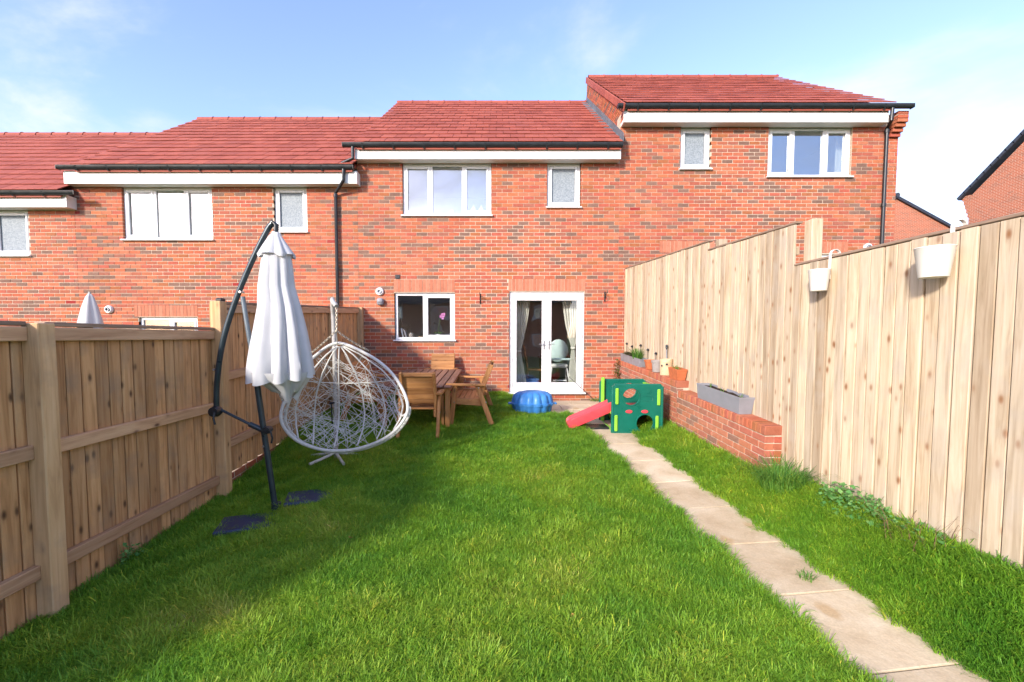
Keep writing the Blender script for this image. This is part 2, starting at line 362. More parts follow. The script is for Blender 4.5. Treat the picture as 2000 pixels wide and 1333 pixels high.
# far brickwork (too far for single bricks)
for nm, ax in (('far_brick_front', 0), ('far_brick_side', 1)):
    m, t, b = mat(nm, .9, spec=.2); v = t.nodes.new('ShaderNodeNewGeometry'); s_ = nd(t, 'ShaderNodeSeparateXYZ'); t.links.new(v.outputs['Position'], s_.inputs[0])
    c_ = nd(t, 'ShaderNodeCombineXYZ'); t.links.new(s_.outputs['XY'[ax]], c_.inputs['X']); t.links.new(s_.outputs['Z'], c_.inputs['Y'])
    br = nd(t, 'ShaderNodeTexBrick', ins={'Color1': (.40, .115, .06, 1), 'Color2': (.20, .085, .06, 1), 'Mortar': (.50, .40, .31, 1), 'Scale': 1.0, 'Mortar Size': .006, 'Brick Width': .225, 'Row Height': .075, 'Bias': -.45})
    t.links.new(c_.outputs[0], br.inputs['Vector']); t.links.new(br.outputs[0], b.inputs['Base Color'])
# ------------------------------------------------------------------ ground, path, patio
me = bpy.data.meshes.new('ground'); S = 900
me.from_pydata([(-S, -S, -.8), (S, -S, -.8), (S, S, -.8), (-S, S, -.8)], [], [(0, 1, 2, 3)]); me.materials.append(M_['lawn_soil']); tag(link('ground', me), kind='structure')
xs = np.concatenate([np.arange(-16, -3.2, .8), np.arange(-3.2, 3.2, .1), np.arange(3.2, 16.1, .8)]); ys = np.concatenate([np.arange(-5, 1.6, .6), np.arange(1.6, 9.5, .1)])
XX, YY = np.meshgrid(xs, ys); ZZ = G(np.clip(XX, -3.0, 2.98), YY) + .008 * np.sin(XX * 5.1 + YY * 2.3) * np.sin(YY * 4.4 - XX * 1.7)
PATCH = (.32, 2.62, 7.54, 9.29)                           # patio X0 X1 Y0 Y1
inp = (XX > PATCH[0] - .05) & (XX < PATCH[1]) & (YY > PATCH[2] - .05); ZZ = np.where(inp, -.16, ZZ)
inq = (np.abs(XX - path_x(YY)) < .36) & (YY < 7.6); ZZ = np.where(inq, ZZ - .03, ZZ)
nx = len(xs); V = np.stack([XX, YY, ZZ], -1).reshape(-1, 3)
fc = [(j * nx + i, j * nx + i + 1, (j + 1) * nx + i + 1, (j + 1) * nx + i) for j in range(len(ys) - 1) for i in range(nx - 1)]
me = bpy.data.meshes.new('lawn'); me.from_pydata(V.tolist(), [], fc); me.materials.append(M_['lawn_soil']); tag(link('lawn', me), kind='structure')
# garden path of single slabs
pb = MB(); pb.box((0, 0, 0), (.01, .01, .01)); path = tag(MB().build('garden_path', 'joint_sand'), kind='structure')
sub = MB(); ang = math.atan(.121)
yy = 0.4; k = 0
while yy < 7.4:
    ln = random.choice([.58, .60, .62]); cx, cy = path_x(yy + ln / 2), yy + ln / 2
    wd = .70 + random.uniform(-.012, .012); z0 = g(path_x(yy), yy); z1 = g(path_x(yy + ln), yy + ln)
    v, f = box_geo(wd, ln + .003, .04, .004)
    v = [(p[0] + random.uniform(-.006, .006), p[1] + random.uniform(-.004, .004), p[2]) for p in v]
    me = MB().add(v, f).mesh('paving_slab', 'sandstone')
    link('paving_slab', me, path, True, (cx, cy, (z0 + z1) / 2 - .006 + random.uniform(-.002, .002)), (math.atan2(z1 - z0, ln), random.uniform(-.006, .006), ang + random.uniform(-.012, .012)))
    yy += ln + .008; k += 1
for k in range(24):
    y0, y1 = .4 + k * .295, .4 + (k + 1) * .295
    a, b_ = path_x(y0), path_x(y1); za, zb = g(a, y0) + .003, g(b_, y1) + .003
    sub.add([(a - .34, y0, za), (a + .34, y0, za), (b_ + .34, y1, zb), (b_ - .34, y1, zb)], [(0, 1, 2, 3)])
path.data = sub.mesh('garden_path', 'joint_sand')
pat = MB().box((PATCH[0] + .02, PATCH[2] + .02, -.2), (PATCH[1] - .02, PATCH[3], -.135)); patio = tag(pat.build('patio', 'joint_sand'), kind='structure')
X = PATCH[0]; row = 0
for y0, y1 in ((7.54, 8.12), (8.125, 8.70), (8.705, 9.28)):
    x = PATCH[0] - (.3 if row % 2 else 0)
    while x < PATCH[1]:
        a, b_ = max(x, PATCH[0]), min(x + .595, PATCH[1])
        if b_ - a > .08:
            mb = MB().box((a + .005, y0, -.145), (b_ - .005, y1 - .006, -.118 + random.uniform(-.003, .003)), .005); mb.build('paving_slab', 'sandstone', patio)
        x += .60
    row += 1

# ------------------------------------------------------------------ houses
PAL = []
for i in range(16):
    if i < 11:
        q = random.uniform(.86, 1.14); PAL.append((.37 * q, (.112 + random.uniform(-.02, .024)) * q, (.060 + random.uniform(-.012, .014)) * q))
    elif i < 13: PAL.append((.30 * random.uniform(.9, 1.1), .105, .07))
    else:
        q = random.uniform(.85, 1.15); PAL.append((.205 * q, .115 * q, .085 * q))
PAL.append((.27, .03, .025))                                # deep red one
LIN = [(.43, .16, .095), (.46, .18, .11), (.40, .145, .085)]
BM = {}
def brick_mesh(w, d, h, c, axis='x'):
    key = (round(w, 3), round(d, 3), round(h, 3), c)
    if key not in BM:
        v, f = box_geo(w, d, h, .004); BM[key] = MB().add(v, f, None, c).mesh('brick', 'brick')
    return BM[key]
def sub_rect(r, hole):
    x0, x1, z0, z1 = r; a, b_, c, d = hole
    if a >= x1 or b_ <= x0 or c >= z1 or d <= z0: return [r]
    o = []
    if a > x0: o.append((x0, a, z0, z1))
    if b_ < x1: o.append((b_, x1, z0, z1))
    m0, m1 = max(x0, a), min(x1, b_)
    if c > z0: o.append((m0, m1, z0, c))
    if d < z1: o.append((m0, m1, d, z1))
    return o
class NoiseRun:
    def __init__(s, seed): s.r = np.random.default_rng(seed); s.hot = 0
    def pick(s):
        if s.hot > 0: s.hot -= 1; p = .8
        else:
            p = .15
            if s.r.random() < .09: s.hot = int(s.r.integers(1, 5))
        if s.r.random() < p: return PAL[int(s.r.integers(11, 16))]
        if s.r.random() < .001: return PAL[16]
        return PAL[int(s.r.integers(0, 11))]
def front_bricks(house, x0, x1, z0, z1, holes, lintels, seed, y=WALL, depth=.1, focus=(0, 1)):
    nr = NoiseRun(seed); pieces = []; z = z0; j = 0
    while z < z1 - .02:
        top = min(z + .065, z1); x = x0 - (.1125 if j % 2 else 0) 
        while x < x1:
            r = [(max(x, x0), min(x + .215, x1), z, top)]
            for h in list(holes) + list(lintels): r = [q for p in r for q in sub_rect(p, h)]
            c = nr.pick()
            for p in r:
                if p[1] - p[0] > .02 and p[3] - p[2] > .012: pieces.append((p, c))
            x += .225
        z += .075; j += 1
    for (a, b_, c0, d0) in lintels:
        n = max(1, round((b_ - a) / .075)); wd = (b_ - a) / n
        for i in range(n): pieces.append(((a + i * wd + .004, a + (i + 1) * wd - .004, c0 + .004, d0), LIN[(i * 7 + seed) % 3]))
    # the 300 that show largest: nearest the camera and above the fences
    vis = lambda p: (math.hypot((p[0][0] + p[0][1]) / 2 - focus[0], (p[0][2] + p[0][3]) / 2 - focus[1]) + (9 if (p[0][1] - p[0][0]) < .1 else 0))
    pieces.sort(key=vis); rest = MB(); jit = np.random.default_rng(seed)
    for i, (p, c) in enumerate(pieces):
        dy = float(jit.uniform(0, .004)); cx, cz = (p[0] + p[1]) / 2, (p[2] + p[3]) / 2
        if i < 300: link('brick', brick_mesh(p[1] - p[0], depth, p[3] - p[2], c), house, True, (cx, y + depth / 2 + dy, cz))
        else:
            v, f = box_geo(p[1] - p[0], depth, p[3] - p[2], 0); rest.add(v, f, Matrix.Translation((cx, y + depth / 2 + dy, cz)), c)
    if rest.v: tag(rest.build('brickwork', 'brick', house), kind='stuff')
def wall_sheet(mb, x0, x1, z0, z1, holes, ya, yb):          # mortar backing slab with real openings
    xs_ = sorted({x0, x1, *[q for h in holes for q in h[:2] if x0 < q < x1]}); zs_ = sorted({z0, z1, *[q for h in holes for q in h[2:] if z0 < q < z1]})
    for i in range(len(xs_) - 1):
        for j in range(len(zs_) - 1):
            cx, cz = (xs_[i] + xs_[i + 1]) / 2, (zs_[j] + zs_[j + 1]) / 2
            if not any(h[0] < cx < h[1] and h[2] < cz < h[3] for h in holes): mb.box((xs_[i], ya, zs_[j]), (xs_[i + 1], yb, zs_[j + 1]))
def window(house, r, lights, frosted=False, y=9.355, coated=True, sill=True, vent=None):
    x0, x1, z0, z1 = r; F = .055
    wn = MB()
    wn.box((x0, y, z0), (x0 + F, y + .07, z1), .006); wn.box((x1 - F, y, z0), (x1, y + .07, z1), .006)
    wn.box((x0 + F, y, z1 - F), (x1 - F, y + .07, z1), .006); wn.box((x0 + F, y, z0), (x1 - F, y + .07, z0 + F), .006)
    for a, b_, s in lights[1:]: wn.box((a - .03, y + .002, z0 + F), (a + .03, y + .068, z1 - F), .006)
    o = wn.build('window', 'upvc', house)
    for i, (a, b_, s) in enumerate(lights):
        a2 = x0 + F if i == 0 else a + .03; b2 = x1 - F if i == len(lights) - 1 else b_ - .03; za, zb = z0 + F, z1 - F
        if s:
            q = MB(); S_ = .05; ys_ = y - .012
            q.box((a2, ys_, za), (a2 + S_, ys_ + .06, zb), .008); q.box((b2 - S_, ys_, za), (b2, ys_ + .06, zb), .008)
            q.box((a2 + S_, ys_, zb - S_), (b2 - S_, ys_ + .06, zb), .008); q.box((a2 + S_, ys_, za), (b2 - S_, ys_ + .06, za + S_), .008)
            q.build('sash', 'upvc', o); a2 += S_; b2 -= S_; za += S_; zb -= S_
        MB().box((a2 - .005, y + .03, za - .005), (b2 + .005, y + .036, zb + .005)).build('pane', 'frosted_glass' if frosted else ('coated_glass' if coated else 'glass'), o)
        MB().tube([(a2, y + .025, za), (a2, y + .025, zb), (b2, y + .025, zb), (b2, y + .025, za)], .004, 4, closed=True).build('gasket', 'black_plastic', o)
        if vent == i: MB().box((a2 + .08, y - .012, z1 - .04), (b2 - .08, y + .001, z1 - .018), .004).build('trickle_vent', 'upvc', o)
    if sill: MB().box((x0 - .03, y - .11, z0 - .03), (x1 + .03, y + .06, z0 - .001), .006).build('sill', 'upvc', o)
    return o
def room(house, x0, x1, z0, z1, ya=9.56, yb=12.2):
    v = [(x0, ya, z0), (x1, ya, z0), (x1, yb, z0), (x0, yb, z0), (x0, ya, z1), (x1, ya, z1), (x1, yb, z1), (x0, yb, z1)]
    MB().add(v, [(3, 2, 6, 7), (0, 3, 7, 4), (2, 1, 5, 6), (4, 7, 6, 5)]).add(v, [(0, 1, 2, 3)], mi=1).build('room_lining', ['room_wall', 'room_floor'], house)
EAVE_Y, RIDGE_Y = 9.0, 12.9
TILE = None
def roof(house, x0, x1, ze, zr, ridge=True, sheet_x0=None):
    global TILE
    a = math.atan2(zr - ze, RIDGE_Y - EAVE_Y); Ls = math.hypot(zr - ze, RIDGE_Y - EAVE_Y); n = 14; gz = Ls / n
    dk = MB().prism([(EAVE_Y + .03, ze - .06), (RIDGE_Y, zr - .05), (2 * RIDGE_Y - EAVE_Y, ze - .06), (2 * RIDGE_Y - EAVE_Y, ze - .11), (RIDGE_Y, zr - .14), (EAVE_Y + .03, ze - .11)], x0 + .03, x1 - .03, 0)
    o = dk.build('roof', 'roof_tile', house)
    tw, tl, th = .30, gz + .075, .018
    def tmesh(w_):
        mb = MB(); v, f = box_geo(w_ - .006, tl, th, .004); mb.add(v, f); return mb.mesh('roof_tile', 'roof_tile')
    full = tmesh(tw); cache = {}
    for j in range(n):
        x = x0 - (tw / 2 if j % 2 else 0)
        while x < x1 - .02:
            p, q = max(x, x0), min(x + tw, x1)
            if q - p > .05:
                wd = round(q - p, 2); me_ = full if wd >= .295 else cache.setdefault(wd, tmesh(wd))
                vmid = j * gz + tl / 2 - .02; tilt = .068
                loc = Vector(((p + q) / 2, EAVE_Y + vmid * math.cos(a), ze + vmid * math.sin(a))) + Vector((0, -math.sin(a), math.cos(a))) * (.03 + random.uniform(-.002, .003))
                t_ = link('roof_tile', me_, o, False, loc - Vector(house['_base']), (a - tilt + random.uniform(-.006, .006), random.uniform(-.004, .004), random.uniform(-.003, .003)))
                t_.matrix_parent_inverse = Matrix.Translation(Vector(house['_base']))
            x += tw
    if ridge:
        rm = MB(); pr = []
        nseg = 8
        for s_ in (0, .43, .431, .45):
            rr = .105 if s_ < .43 or s_ == .43 else .118
            pr.append([(s_, rr * math.cos(math.pi * k / nseg) * 1.05, rr * math.sin(math.pi * k / nseg)) for k in range(nseg + 1)])
        v = [p for q in pr for p in q]; f = [(i * 9 + k, i * 9 + k + 1, (i + 1) * 9 + k + 1, (i + 1) * 9 + k) for i in range(3) for k in range(8)]
        rme = rm.add(v, f).mesh('ridge_tile', 'roof_tile', smooth=True); x = x0
        while x < x1 - .1:
            t_ = link('ridge_tile', rme, o, False, Vector((x, RIDGE_Y, zr - .03)) - Vector(house['_base'])); t_.matrix_parent_inverse = Matrix.Translation(Vector(house['_base'])); x += .45
    return o
def eaves(house, gx0, gx1, gy_px, fx0, fx1, fz0_px, fz1_px):
    z0, z1 = wz(fz0_px, 9.08), wz(fz1_px, 9.08)
    MB().box((fx0, 9.08, z0), (fx1, 9.10, z1), .003).box((fx0, 9.10, z0 + .004), (fx1, 9.299, z0 + .014)).box((fx0, 9.10, z0 + .0145), (fx0 + .012, 9.299, z1)).box((fx1 - .012, 9.10, z0 + .0145), (fx1, 9.299, z1)).build('fascia', 'fascia_white', house)
    gz = wz(gy_px, 8.99); pr = []
    for k in range(9): a_ = math.pi * k / 8; pr.append((9.02 - .055 * math.cos(a_), gz + .04 - .08 * math.sin(a_) ** .8))
    pr += [(y_ + (-.004 if y_ > 9.02 else .004), z_ + .004) for y_, z_ in reversed(pr)]
    gt = MB(); n = len(pr); v = [(gx0, *p) for p in pr] + [(gx1, *p) for p in pr]
    gt.add(v, [(i, (i + 1) % n, n + (i + 1) % n, n + i) for i in range(n)])
    for xx in (gx0 - .004, gx1 - .004): gt.box((xx, 8.965, gz - .035), (xx + .008, 9.075, gz + .04))
    gu = gt.build('gutter', 'black_plastic', house, smooth=50)
    x = gx0 + .4
    while x < gx1 - .1:
        bk = MB().bar((x, 8.962, gz + .03), (x, 9.0, gz - .055), .03, .006).bar((x, 9.0, gz - .055), (x, 9.08, gz - .075), .03, .006)
        bk.build('gutter_bracket', 'black_plastic', gu); x += .62
    return gz
def downpipe(house, pts, r=.034):
    o = MB().tube(pts, r, 10).build('downpipe', 'black_plastic', house, smooth=True)
    p, q = Vector(pts[-2]), Vector(pts[-1]); n = int((p - q).length / 1.5)
    for k in range(n + 1):
        c = p + (q - p).normalized() * (.05 + k * 1.5)
        MB().lathe([(r + .001, -.03), (r + .010, -.03), (r + .010, .03), (r + .001, .03)], 12, Matrix.Translation(c)).box((c.x - .008, c.y + r, c.z - .02), (c.x + .008, 9.30, c.z + .02)).build('pipe_clip', 'black_plastic', o)
    return o
def vent_cowl(house, x, z, name='wall_vent'):
    M0 = Matrix.Translation((x, WALL, z)) @ Matrix.Rotation(R(90), 4, 'X')
    o = MB().lathe([(.085, -.01), (.085, .03), (.07, .05), (.055, .052), (.055, .03), (.0, .03)], 20, M0).build(name, 'upvc', house, smooth=True)
    MB().lathe([(.042, .03), (.042, .075), (.03, .075), (.03, .04), (0, .04)], 16, M0).build('flue_outlet', 'zinc', o, smooth=True)
ZB = -.6
houses = {}
def px_rect(x0, x1, y0, y1): return (wx(x0, (y0 + y1) / 2, 9.36), wx(x1, (y0 + y1) / 2, 9.36), wz(y1, 9.36), wz(y0, 9.36))
def make_house(key, label, x0, x1, fpx, gpx, fx, gx, ridge_px, rx, wins, lints, focus, seed):
    h = thing('terraced_house', label, 'house', ((x0 + x1) / 2, WALL, ZB), group='brick terrace behind the garden'); houses[key] = h
    top = wz(fpx[1], 9.08) + .10; soff = wz(fpx[1], 9.08) + .012
    holes = [w_[0] for w_ in wins]
    holes = [(r[0], r[1], r[2], min(r[3], soff)) for r in holes]
    mb = MB(); wall_sheet(mb, x0, x1, ZB, soff + .25, holes, 9.308, 9.55)
    zr = wz(ridge_px, RIDGE_Y); ze = wz(gpx - 3, EAVE_Y)
    for xx, nx_ in ((x0, 0), (x1 - .2, 0)):
        mb.prism([(9.552, ZB), (16.3, ZB), (16.3, ze - .15), (RIDGE_Y, zr - .2), (9.552, ze + .1)], xx + .122, xx + .198, 0) if xx == x0 else mb.prism([(9.552, ZB), (16.3, ZB), (16.3, ze - .15), (RIDGE_Y, zr - .2), (9.552, ze + .1)], xx + .002, xx + .198, 0)
    mb.box((x0 + .2, 16.1, ZB), (x1 - .2, 16.3, ze - .15))
    mb.build('wall', 'mortar', h)
    front_bricks(h, x0 + .003, x1 - .003, ZB, soff, holes, lints, seed, focus=focus)
    for r, lights, kw in wins:
        rr = (r[0] + .004, r[1] - .004, r[2] + .03, min(r[3], soff) - .004)
        if lights:
            window(h, rr, [(q[0], q[1], q[2]) for q in lights], **kw)
            if not kw.get('frosted'): room(h, max(x0 + .21, r[0] - .5), min(x1 - .21, r[1] + .5), r[2] - .6, r[3] + .05)
    rf = roof(h, rx[0], rx[1], ze, zr)
    gz = eaves(h, gx[0], gx[1], gpx, fx[0], fx[1], fpx[1], fpx[0])
    return h, ze, zr, gz, soff
def px_l(*xs_): return [(wx(a), wx(b_), s) for a, b_, s in xs_]
# dividing lines between the houses
XAB, XBC, XCD, XDE = wx(150), wx(700), wx(1208), wx(1744)
rect = px_rect
A = make_house('A', 'lowest house of the brick terrace, at the left edge, obscured bathroom window under white fascia', -14.6, XAB, (381, 405), 377, (-14.6, wx(130, 400, 9.08)), (-14.6, wx(146, 377, 9.0)), 265, (-14.6, XAB + .02),
    [(rect(-10, 62, 410, 503), px_l((-10, 62, True)), dict(frosted=True))], [], (-9.6, 3.2), 11)
rB1, rB2, rB3 = rect(243, 418, 358, 472), rect(537, 602, 358, 457), (wx(265), wx(381), wz(720), wz(620))
B = make_house('B', 'brick house left of the main one, dark downpipe at its corner and net curtains upstairs', XAB, XBC, (334, 359), 327, (wx(124, 345, 9.08), wx(697, 345, 9.08)), (wx(111, 327, 9.0), wx(690, 327, 9.0)), 235, (wx(140, 322, 9.0), XBC + .02),
    [(rB1, px_l((243, 303, True), (303, 362, False), (362, 418, True)), dict(vent=1)), (rB2, px_l((537, 602, True)), dict(frosted=True)), (rB3, px_l((265, 325, False), (325, 381, True)), dict(coated=False))],
    [(wx(257), wx(382), wz(619), wz(597))], (-6, 3.2), 12)
rC1, rC2, rC3, rC4 = rect(787, 960, 308, 425), rect(1068, 1133, 308, 409), (wx(769), wx(888), wz(667), wz(572)), (wx(995), wx(1143), wz(768), wz(570))
C = make_house('C', 'main brick house facing the lawn with white french doors and kitchen window', XBC, XCD, (290, 311), 283, (wx(693, 300, 9.08), wx(1213, 300, 9.08)), (wx(669, 283, 9.0), wx(1216, 283, 9.0)), 203, (wx(693, 277, 9.0), XCD - .02),
    [(rC1, px_l((787, 843, True), (843, 905, False), (905, 960, True)), dict(vent=1)), (rC2, px_l((1068, 1133, True)), dict(frosted=True)), (rC3, px_l((769, 827, False), (827, 888, True)), dict(coated=False)), (rC4, None, {})],
    [(wx(768), wx(888), wz(571), wz(546)), (wx(993), wx(1144), wz(569), wz(545))], (.2, 2.4), 13)
rD1, rD2, rD3 = rect(1327, 1386, 235, 335), rect(1497, 1660, 235, 350), (wx(1583), wx(1652), wz(580), wz(497))
D = make_house('D', 'tallest brick house at the right end of the terrace with bare gable and corner downpipe', XCD, XDE, (213, 239), 207, (XCD + .008, wx(1736, 225, 9.08)), (wx(1207, 207, 9.0), wx(1784, 207, 9.0)), 153, (XCD + .04, wx(1748, 207, 9.0)),
    [(rD1, px_l((1327, 1386, True)), dict(frosted=True)), (rD2, px_l((1497, 1545, True), (1545, 1605, False), (1605, 1660, True)), dict(vent=1)), (rD3, px_l((1583, 1618, True), (1618, 1652, False)), dict(coated=False))],
    [(wx(1288), wx(1395), wz(494), wz(471)), (wx(1582), wx(1656), wz(495), wz(472))], (5.5, 4.2), 14)
# french doors of the main house
hC = C[0]; x0, x1, z0, z1 = rC4; z0 += .02; y = 9.345; F = .055; xm = wx(1069)
df = MB(); df.box((x0, y, z0), (x0 + F, y + .07, z1), .006).box((x1 - F, y, z0), (x1, y + .07, z1), .006).box((x0 + F, y, z1 - F), (x1 - F, y + .07, z1), .006).box((x0 + F, y, z0), (x1 - F, y + .07, z0 + .05), .006)
df.build('door_frame', 'upvc', hC); MB().box((x0 - .03, y - .13, z0 - .035), (x1 + .03, y + .02, z0 - .002), .006).build('threshold', 'upvc', hC)
for s, (a, b_) in ((-1, (x0 + F, xm)), (1, (xm, x1 - F))):
    q = MB(); yd = y - .012; S_ = .10; za, zb = z0 + .05, z1 - F; a += .003; b_ -= .003
    q.box((a, yd, za), (a + S_, yd + .065, zb), .01).box((b_ - S_, yd, za), (b_, yd + .065, zb), .01).box((a + S_, yd, zb - .13), (b_ - S_, yd + .065, zb), .01).box((a + S_, yd, za), (b_ - S_, yd + .065, za + .15), .01)
    dr = q.build('door', 'upvc', hC)
    MB().box((a + S_ - .005, yd + .03, za + .145), (b_ - S_ + .005, yd + .036, zb - .125)).build('pane', 'glass', dr)
    MB().box((a + .16, yd - .012, zb - .075), (b_ - .16, yd + .001, zb - .05), .004).build('trickle_vent', 'upvc', dr)
    hx = b_ - .05 if s < 0 else a + .05; hz = z0 + 1.03
    MB().box((hx - .016, yd - .01, hz - .12), (hx + .016, yd + .001, hz + .08), .004).tube([(hx, yd - .005, hz), (hx, yd - .05, hz), (hx - s * -.0 + s * .11, yd - .05, hz)], .009, 8).build('handle', 'steel', dr, smooth=True)
    for hz in (za + .12, za + .65, za + 1.15, zb - .12): MB().tube([((a if s < 0 else b_), yd - .012, hz - .05), ((a if s < 0 else b_), yd - .012, hz + .05)], .012, 8).build('hinge', 'upvc', dr)
room(hC, x0 - .75, x1 + .65, .02, 2.42, 9.552, 13.2)
# downpipes, vents, kneeler, flashing, gable face of the tall house
gzC, gzB = C[3], B[3]
downpipe(C[0], [(wx(689, 300, 9.02), 9.02, gzC - .03), (wx(689, 305, 9.02), 9.02, wz(310, 9.02)), (wx(668, 320, 9.02), 9.02, wz(319, 9.02)), (wx(667, 321, 9.02), 9.02, wz(324, 9.02))])
px = wx(657, 450, 9.24); downpipe(B[0], [(wx(671, 332, 9.02), 9.02, gzB - .03), (wx(671, 345, 9.02), 9.02, wz(352, 9.02)), (px, 9.235, wz(378, 9.235)), (px, 9.235, ZB + .3)])
px = wx(1730, 300, 9.24); downpipe(D[0], [(wx(1743, 215, 9.02), 9.02, D[3] - .03), (wx(1742, 225, 9.02), 9.02, wz(234, 9.02)), (px, 9.235, wz(252, 9.235)), (px, 9.235, ZB + .3)])
vent_cowl(C[0], wx(742, 570), wz(570)); vent_cowl(B[0], wx(214, 605), wz(605)); vent_cowl(D[0], wx(1694, 484), wz(484))
cx, cz = wx(744, 590), wz(590)
MB().box((cx - .07, 9.20, cz - .075), (cx + .07, 9.298, cz + .075), .03).box((cx - .055, 9.185, cz - .02), (cx + .055, 9.2, cz + .05), .006).build('meter_box', 'grey_plastic', C[0], smooth=50)
MB().box((wx(772, 541), 9.285, wz(545)), (wx(781, 541), 9.299, wz(537)), .003).build('weep_vent', 'black_plastic', C[0])
kx0, kx1 = XDE - .225, XDE - .003; soffD = D[4]
kz = soffD - .075 * 3.0
for k in range(9):
    out_ = min(.058 * (k + 1), .22); z = kz + k * .075
    if z > D[1] - .09: break
    c = PAL[(k * 5) % 11]; link('brick', brick_mesh(.215, out_, .065, c), D[0], True, ((kx0 + kx1) / 2, 9.299 - out_ / 2, z + .0325))
MB().box((kx0 + .004, 9.09, kz + .30), (kx1 - .004, 9.298, D[1] - .09)).build('kneeler_core', 'mortar', D[0])
zeC, zrC, zeD, zrD = C[1], C[2], D[1], D[2]
aC = (zrC - zeC) / (RIDGE_Y - EAVE_Y); aD = (zrD - zeD) / (RIDGE_Y - EAVE_Y)
MB().prism([(9.31, zeC + .1), (RIDGE_Y, zrC + .0), (RIDGE_Y, zrD - .13), (9.12, zeD - .08), (9.12, D[4]), (9.31, D[4])], XCD + .012, XCD + .12, 0).build('gable_wall', 'mortar', D[0])
gb = MB(); z = zeC; j = 0; nr = NoiseRun(5); gp = []
while z < zrD:
    yv = 9.10 - (.1125 if j % 2 else 0)
    while yv < RIDGE_Y:
        p, q = max(yv, 9.10), min(yv + .215, RIDGE_Y); ym = (p + q) / 2; lo, hi = zeC + aC * (ym - EAVE_Y) - .05, zeD - .09 + aD * (ym - EAVE_Y)
        if z > lo and z + .065 < hi and q - p > .03 and (p > 9.29 or z > D[4]): gp.append((p, q, z, nr.pick()))
        yv += .225
    z += .075; j += 1
for p, q, z, c in gp:
    key = ('g', round(q - p, 2), c)
    if key not in BM: v, f = box_geo(.1, round(q - p, 2), .065, .004); BM[key] = MB().add(v, f, None, c).mesh('brick', 'brick')
    if len(gp) < 301 or p < 11.6: link('brick', BM[key], D[0], True, (XCD + .054, (p + q) / 2, z + .0325))
fl = MB(); n = 15
for k in range(n):                                           # stepped lead flashing up the gable
    y0, y1 = 9.05 + (RIDGE_Y - 9.05) * k / n, 9.05 + (RIDGE_Y - 9.05) * (k + 1) / n; zz = zeC + aC * (y0 - EAVE_Y)
    fl.prism([(y0, zz + .02), (y1, zz + aC * (y1 - y0) + .02), (y1, zz + aC * (y1 - y0) + .17), (y1 - .01, zz + aC * (y1 - y0) + .19), (y0, zz + .19)], XCD - .004 - .001 * (k % 2), XCD + .0035, 0)
fl.build('flashing', 'lead', D[0])
fb = MB(); fb.bar((XCD - .085, 9.03, zeC + .055), (XCD - .085, RIDGE_Y - .05, zrC + .02), .16, .006); fb.build('flashing_apron', 'lead', D[0])
sl = math.hypot(RIDGE_Y - EAVE_Y, zrD - zeD); nv = 15; vme = None
for k in range(nv):                                          # verge tiles
    t0, t1 = k / nv, (k + 1) / nv
    p = Vector((XCD - .015, EAVE_Y - .03 + (RIDGE_Y - EAVE_Y) * t0, zeD - .075 + (zrD - zeD) * t0)); q = Vector((XCD - .015, EAVE_Y - .03 + (RIDGE_Y - EAVE_Y) * t1, zeD - .075 + (zrD - zeD) * t1))
    MB().bar(p, q + (q - p) * .06, .035 + .004 * (k % 2), .15, .008).build('verge_tile', 'roof_tile', D[0])
# houses further off to the right
h = thing('distant_house', 'distant brick gable with dark roof edge, between the tall terrace house and the fence', 'house', (25.5, 28, -.8))
pk, ev = at(1748, 388, 28.0), at(1862, 450, 28.0); w2 = (ev.x - pk.x) * 1.15; sl_ = (pk.z - ev.z) / (ev.x - pk.x)
MB().prism([(pk.x - w2, -.8), (pk.x + w2, -.8), (pk.x + w2, pk.z - w2 * sl_), (pk.x, pk.z), (pk.x - w2, pk.z - w2 * sl_)], 28, 28.4, 1).box((pk.x - w2, 28.41, -.8), (pk.x - w2 + .3, 36, pk.z - w2 * sl_)).box((pk.x + w2 - .3, 28.41, -.8), (pk.x + w2, 36, pk.z - w2 * sl_)).build('wall', 'far_brick_front', h)
for s in (-1, 1):
    MB().prism([(pk.x, pk.z + .17), (pk.x + s * (w2 + .3), pk.z + .17 - (w2 + .3) * sl_), (pk.x + s * (w2 + .3), pk.z - .01 - (w2 + .3) * sl_), (pk.x, pk.z - .01)], 27.85, 36, 1).build('roof', 'dark_roof', h)
MB().tube([(pk.x, 27.8, pk.z + .16), (pk.x, 36, pk.z + .16)], .14, 10).build('ridge_tile', 'dark_roof', h)
h = thing('distant_house', 'brick house end with steep blue-black roof edge at the right edge of the photo', 'house', (23.3, 19, -.8))
XF = 23.4; yf = 22.0
e0 = at(1866, 384, 22.3); e1z = CAM_Z + 9.36
sl_ = .80; rz = wz(384, 22.3) + (22.3 - 15.6) * sl_
MB().prism([(9.2, -.8), (yf, -.8), (yf, wz(386, 22)), (15.6, rz - .25), (9.2, rz - .25 - 6.4 * sl_)], XF, XF + .4, 0).box((XF + .41, yf - .3, -.8), (XF + 9, yf, wz(386, 22))).build('wall', 'far_brick_side', h)
for k in range(5): MB().box((XF + .01, yf, wz(425, 22) + k * .22), (XF + .5, yf + .07 * (k + 1), wz(425, 22) + k * .22 + .215)).build('corbel', 'far_brick_side', h)
nv = 24
for k in range(nv):
    t0, t1 = k / nv, (k + 1) / nv; p = Vector((XF, 22.45 + (15.6 - 22.45) * t0, rz - 6.85 * sl_ * (1 - t0))); q = Vector((XF, 22.45 + (15.6 - 22.45) * t1, rz - 6.85 * sl_ * (1 - t1)))
    MB().bar(p, q + (q - p) * .15, .3, .16 + .01 * (k % 2), .01).build('verge_tile', 'dark_roof', h)
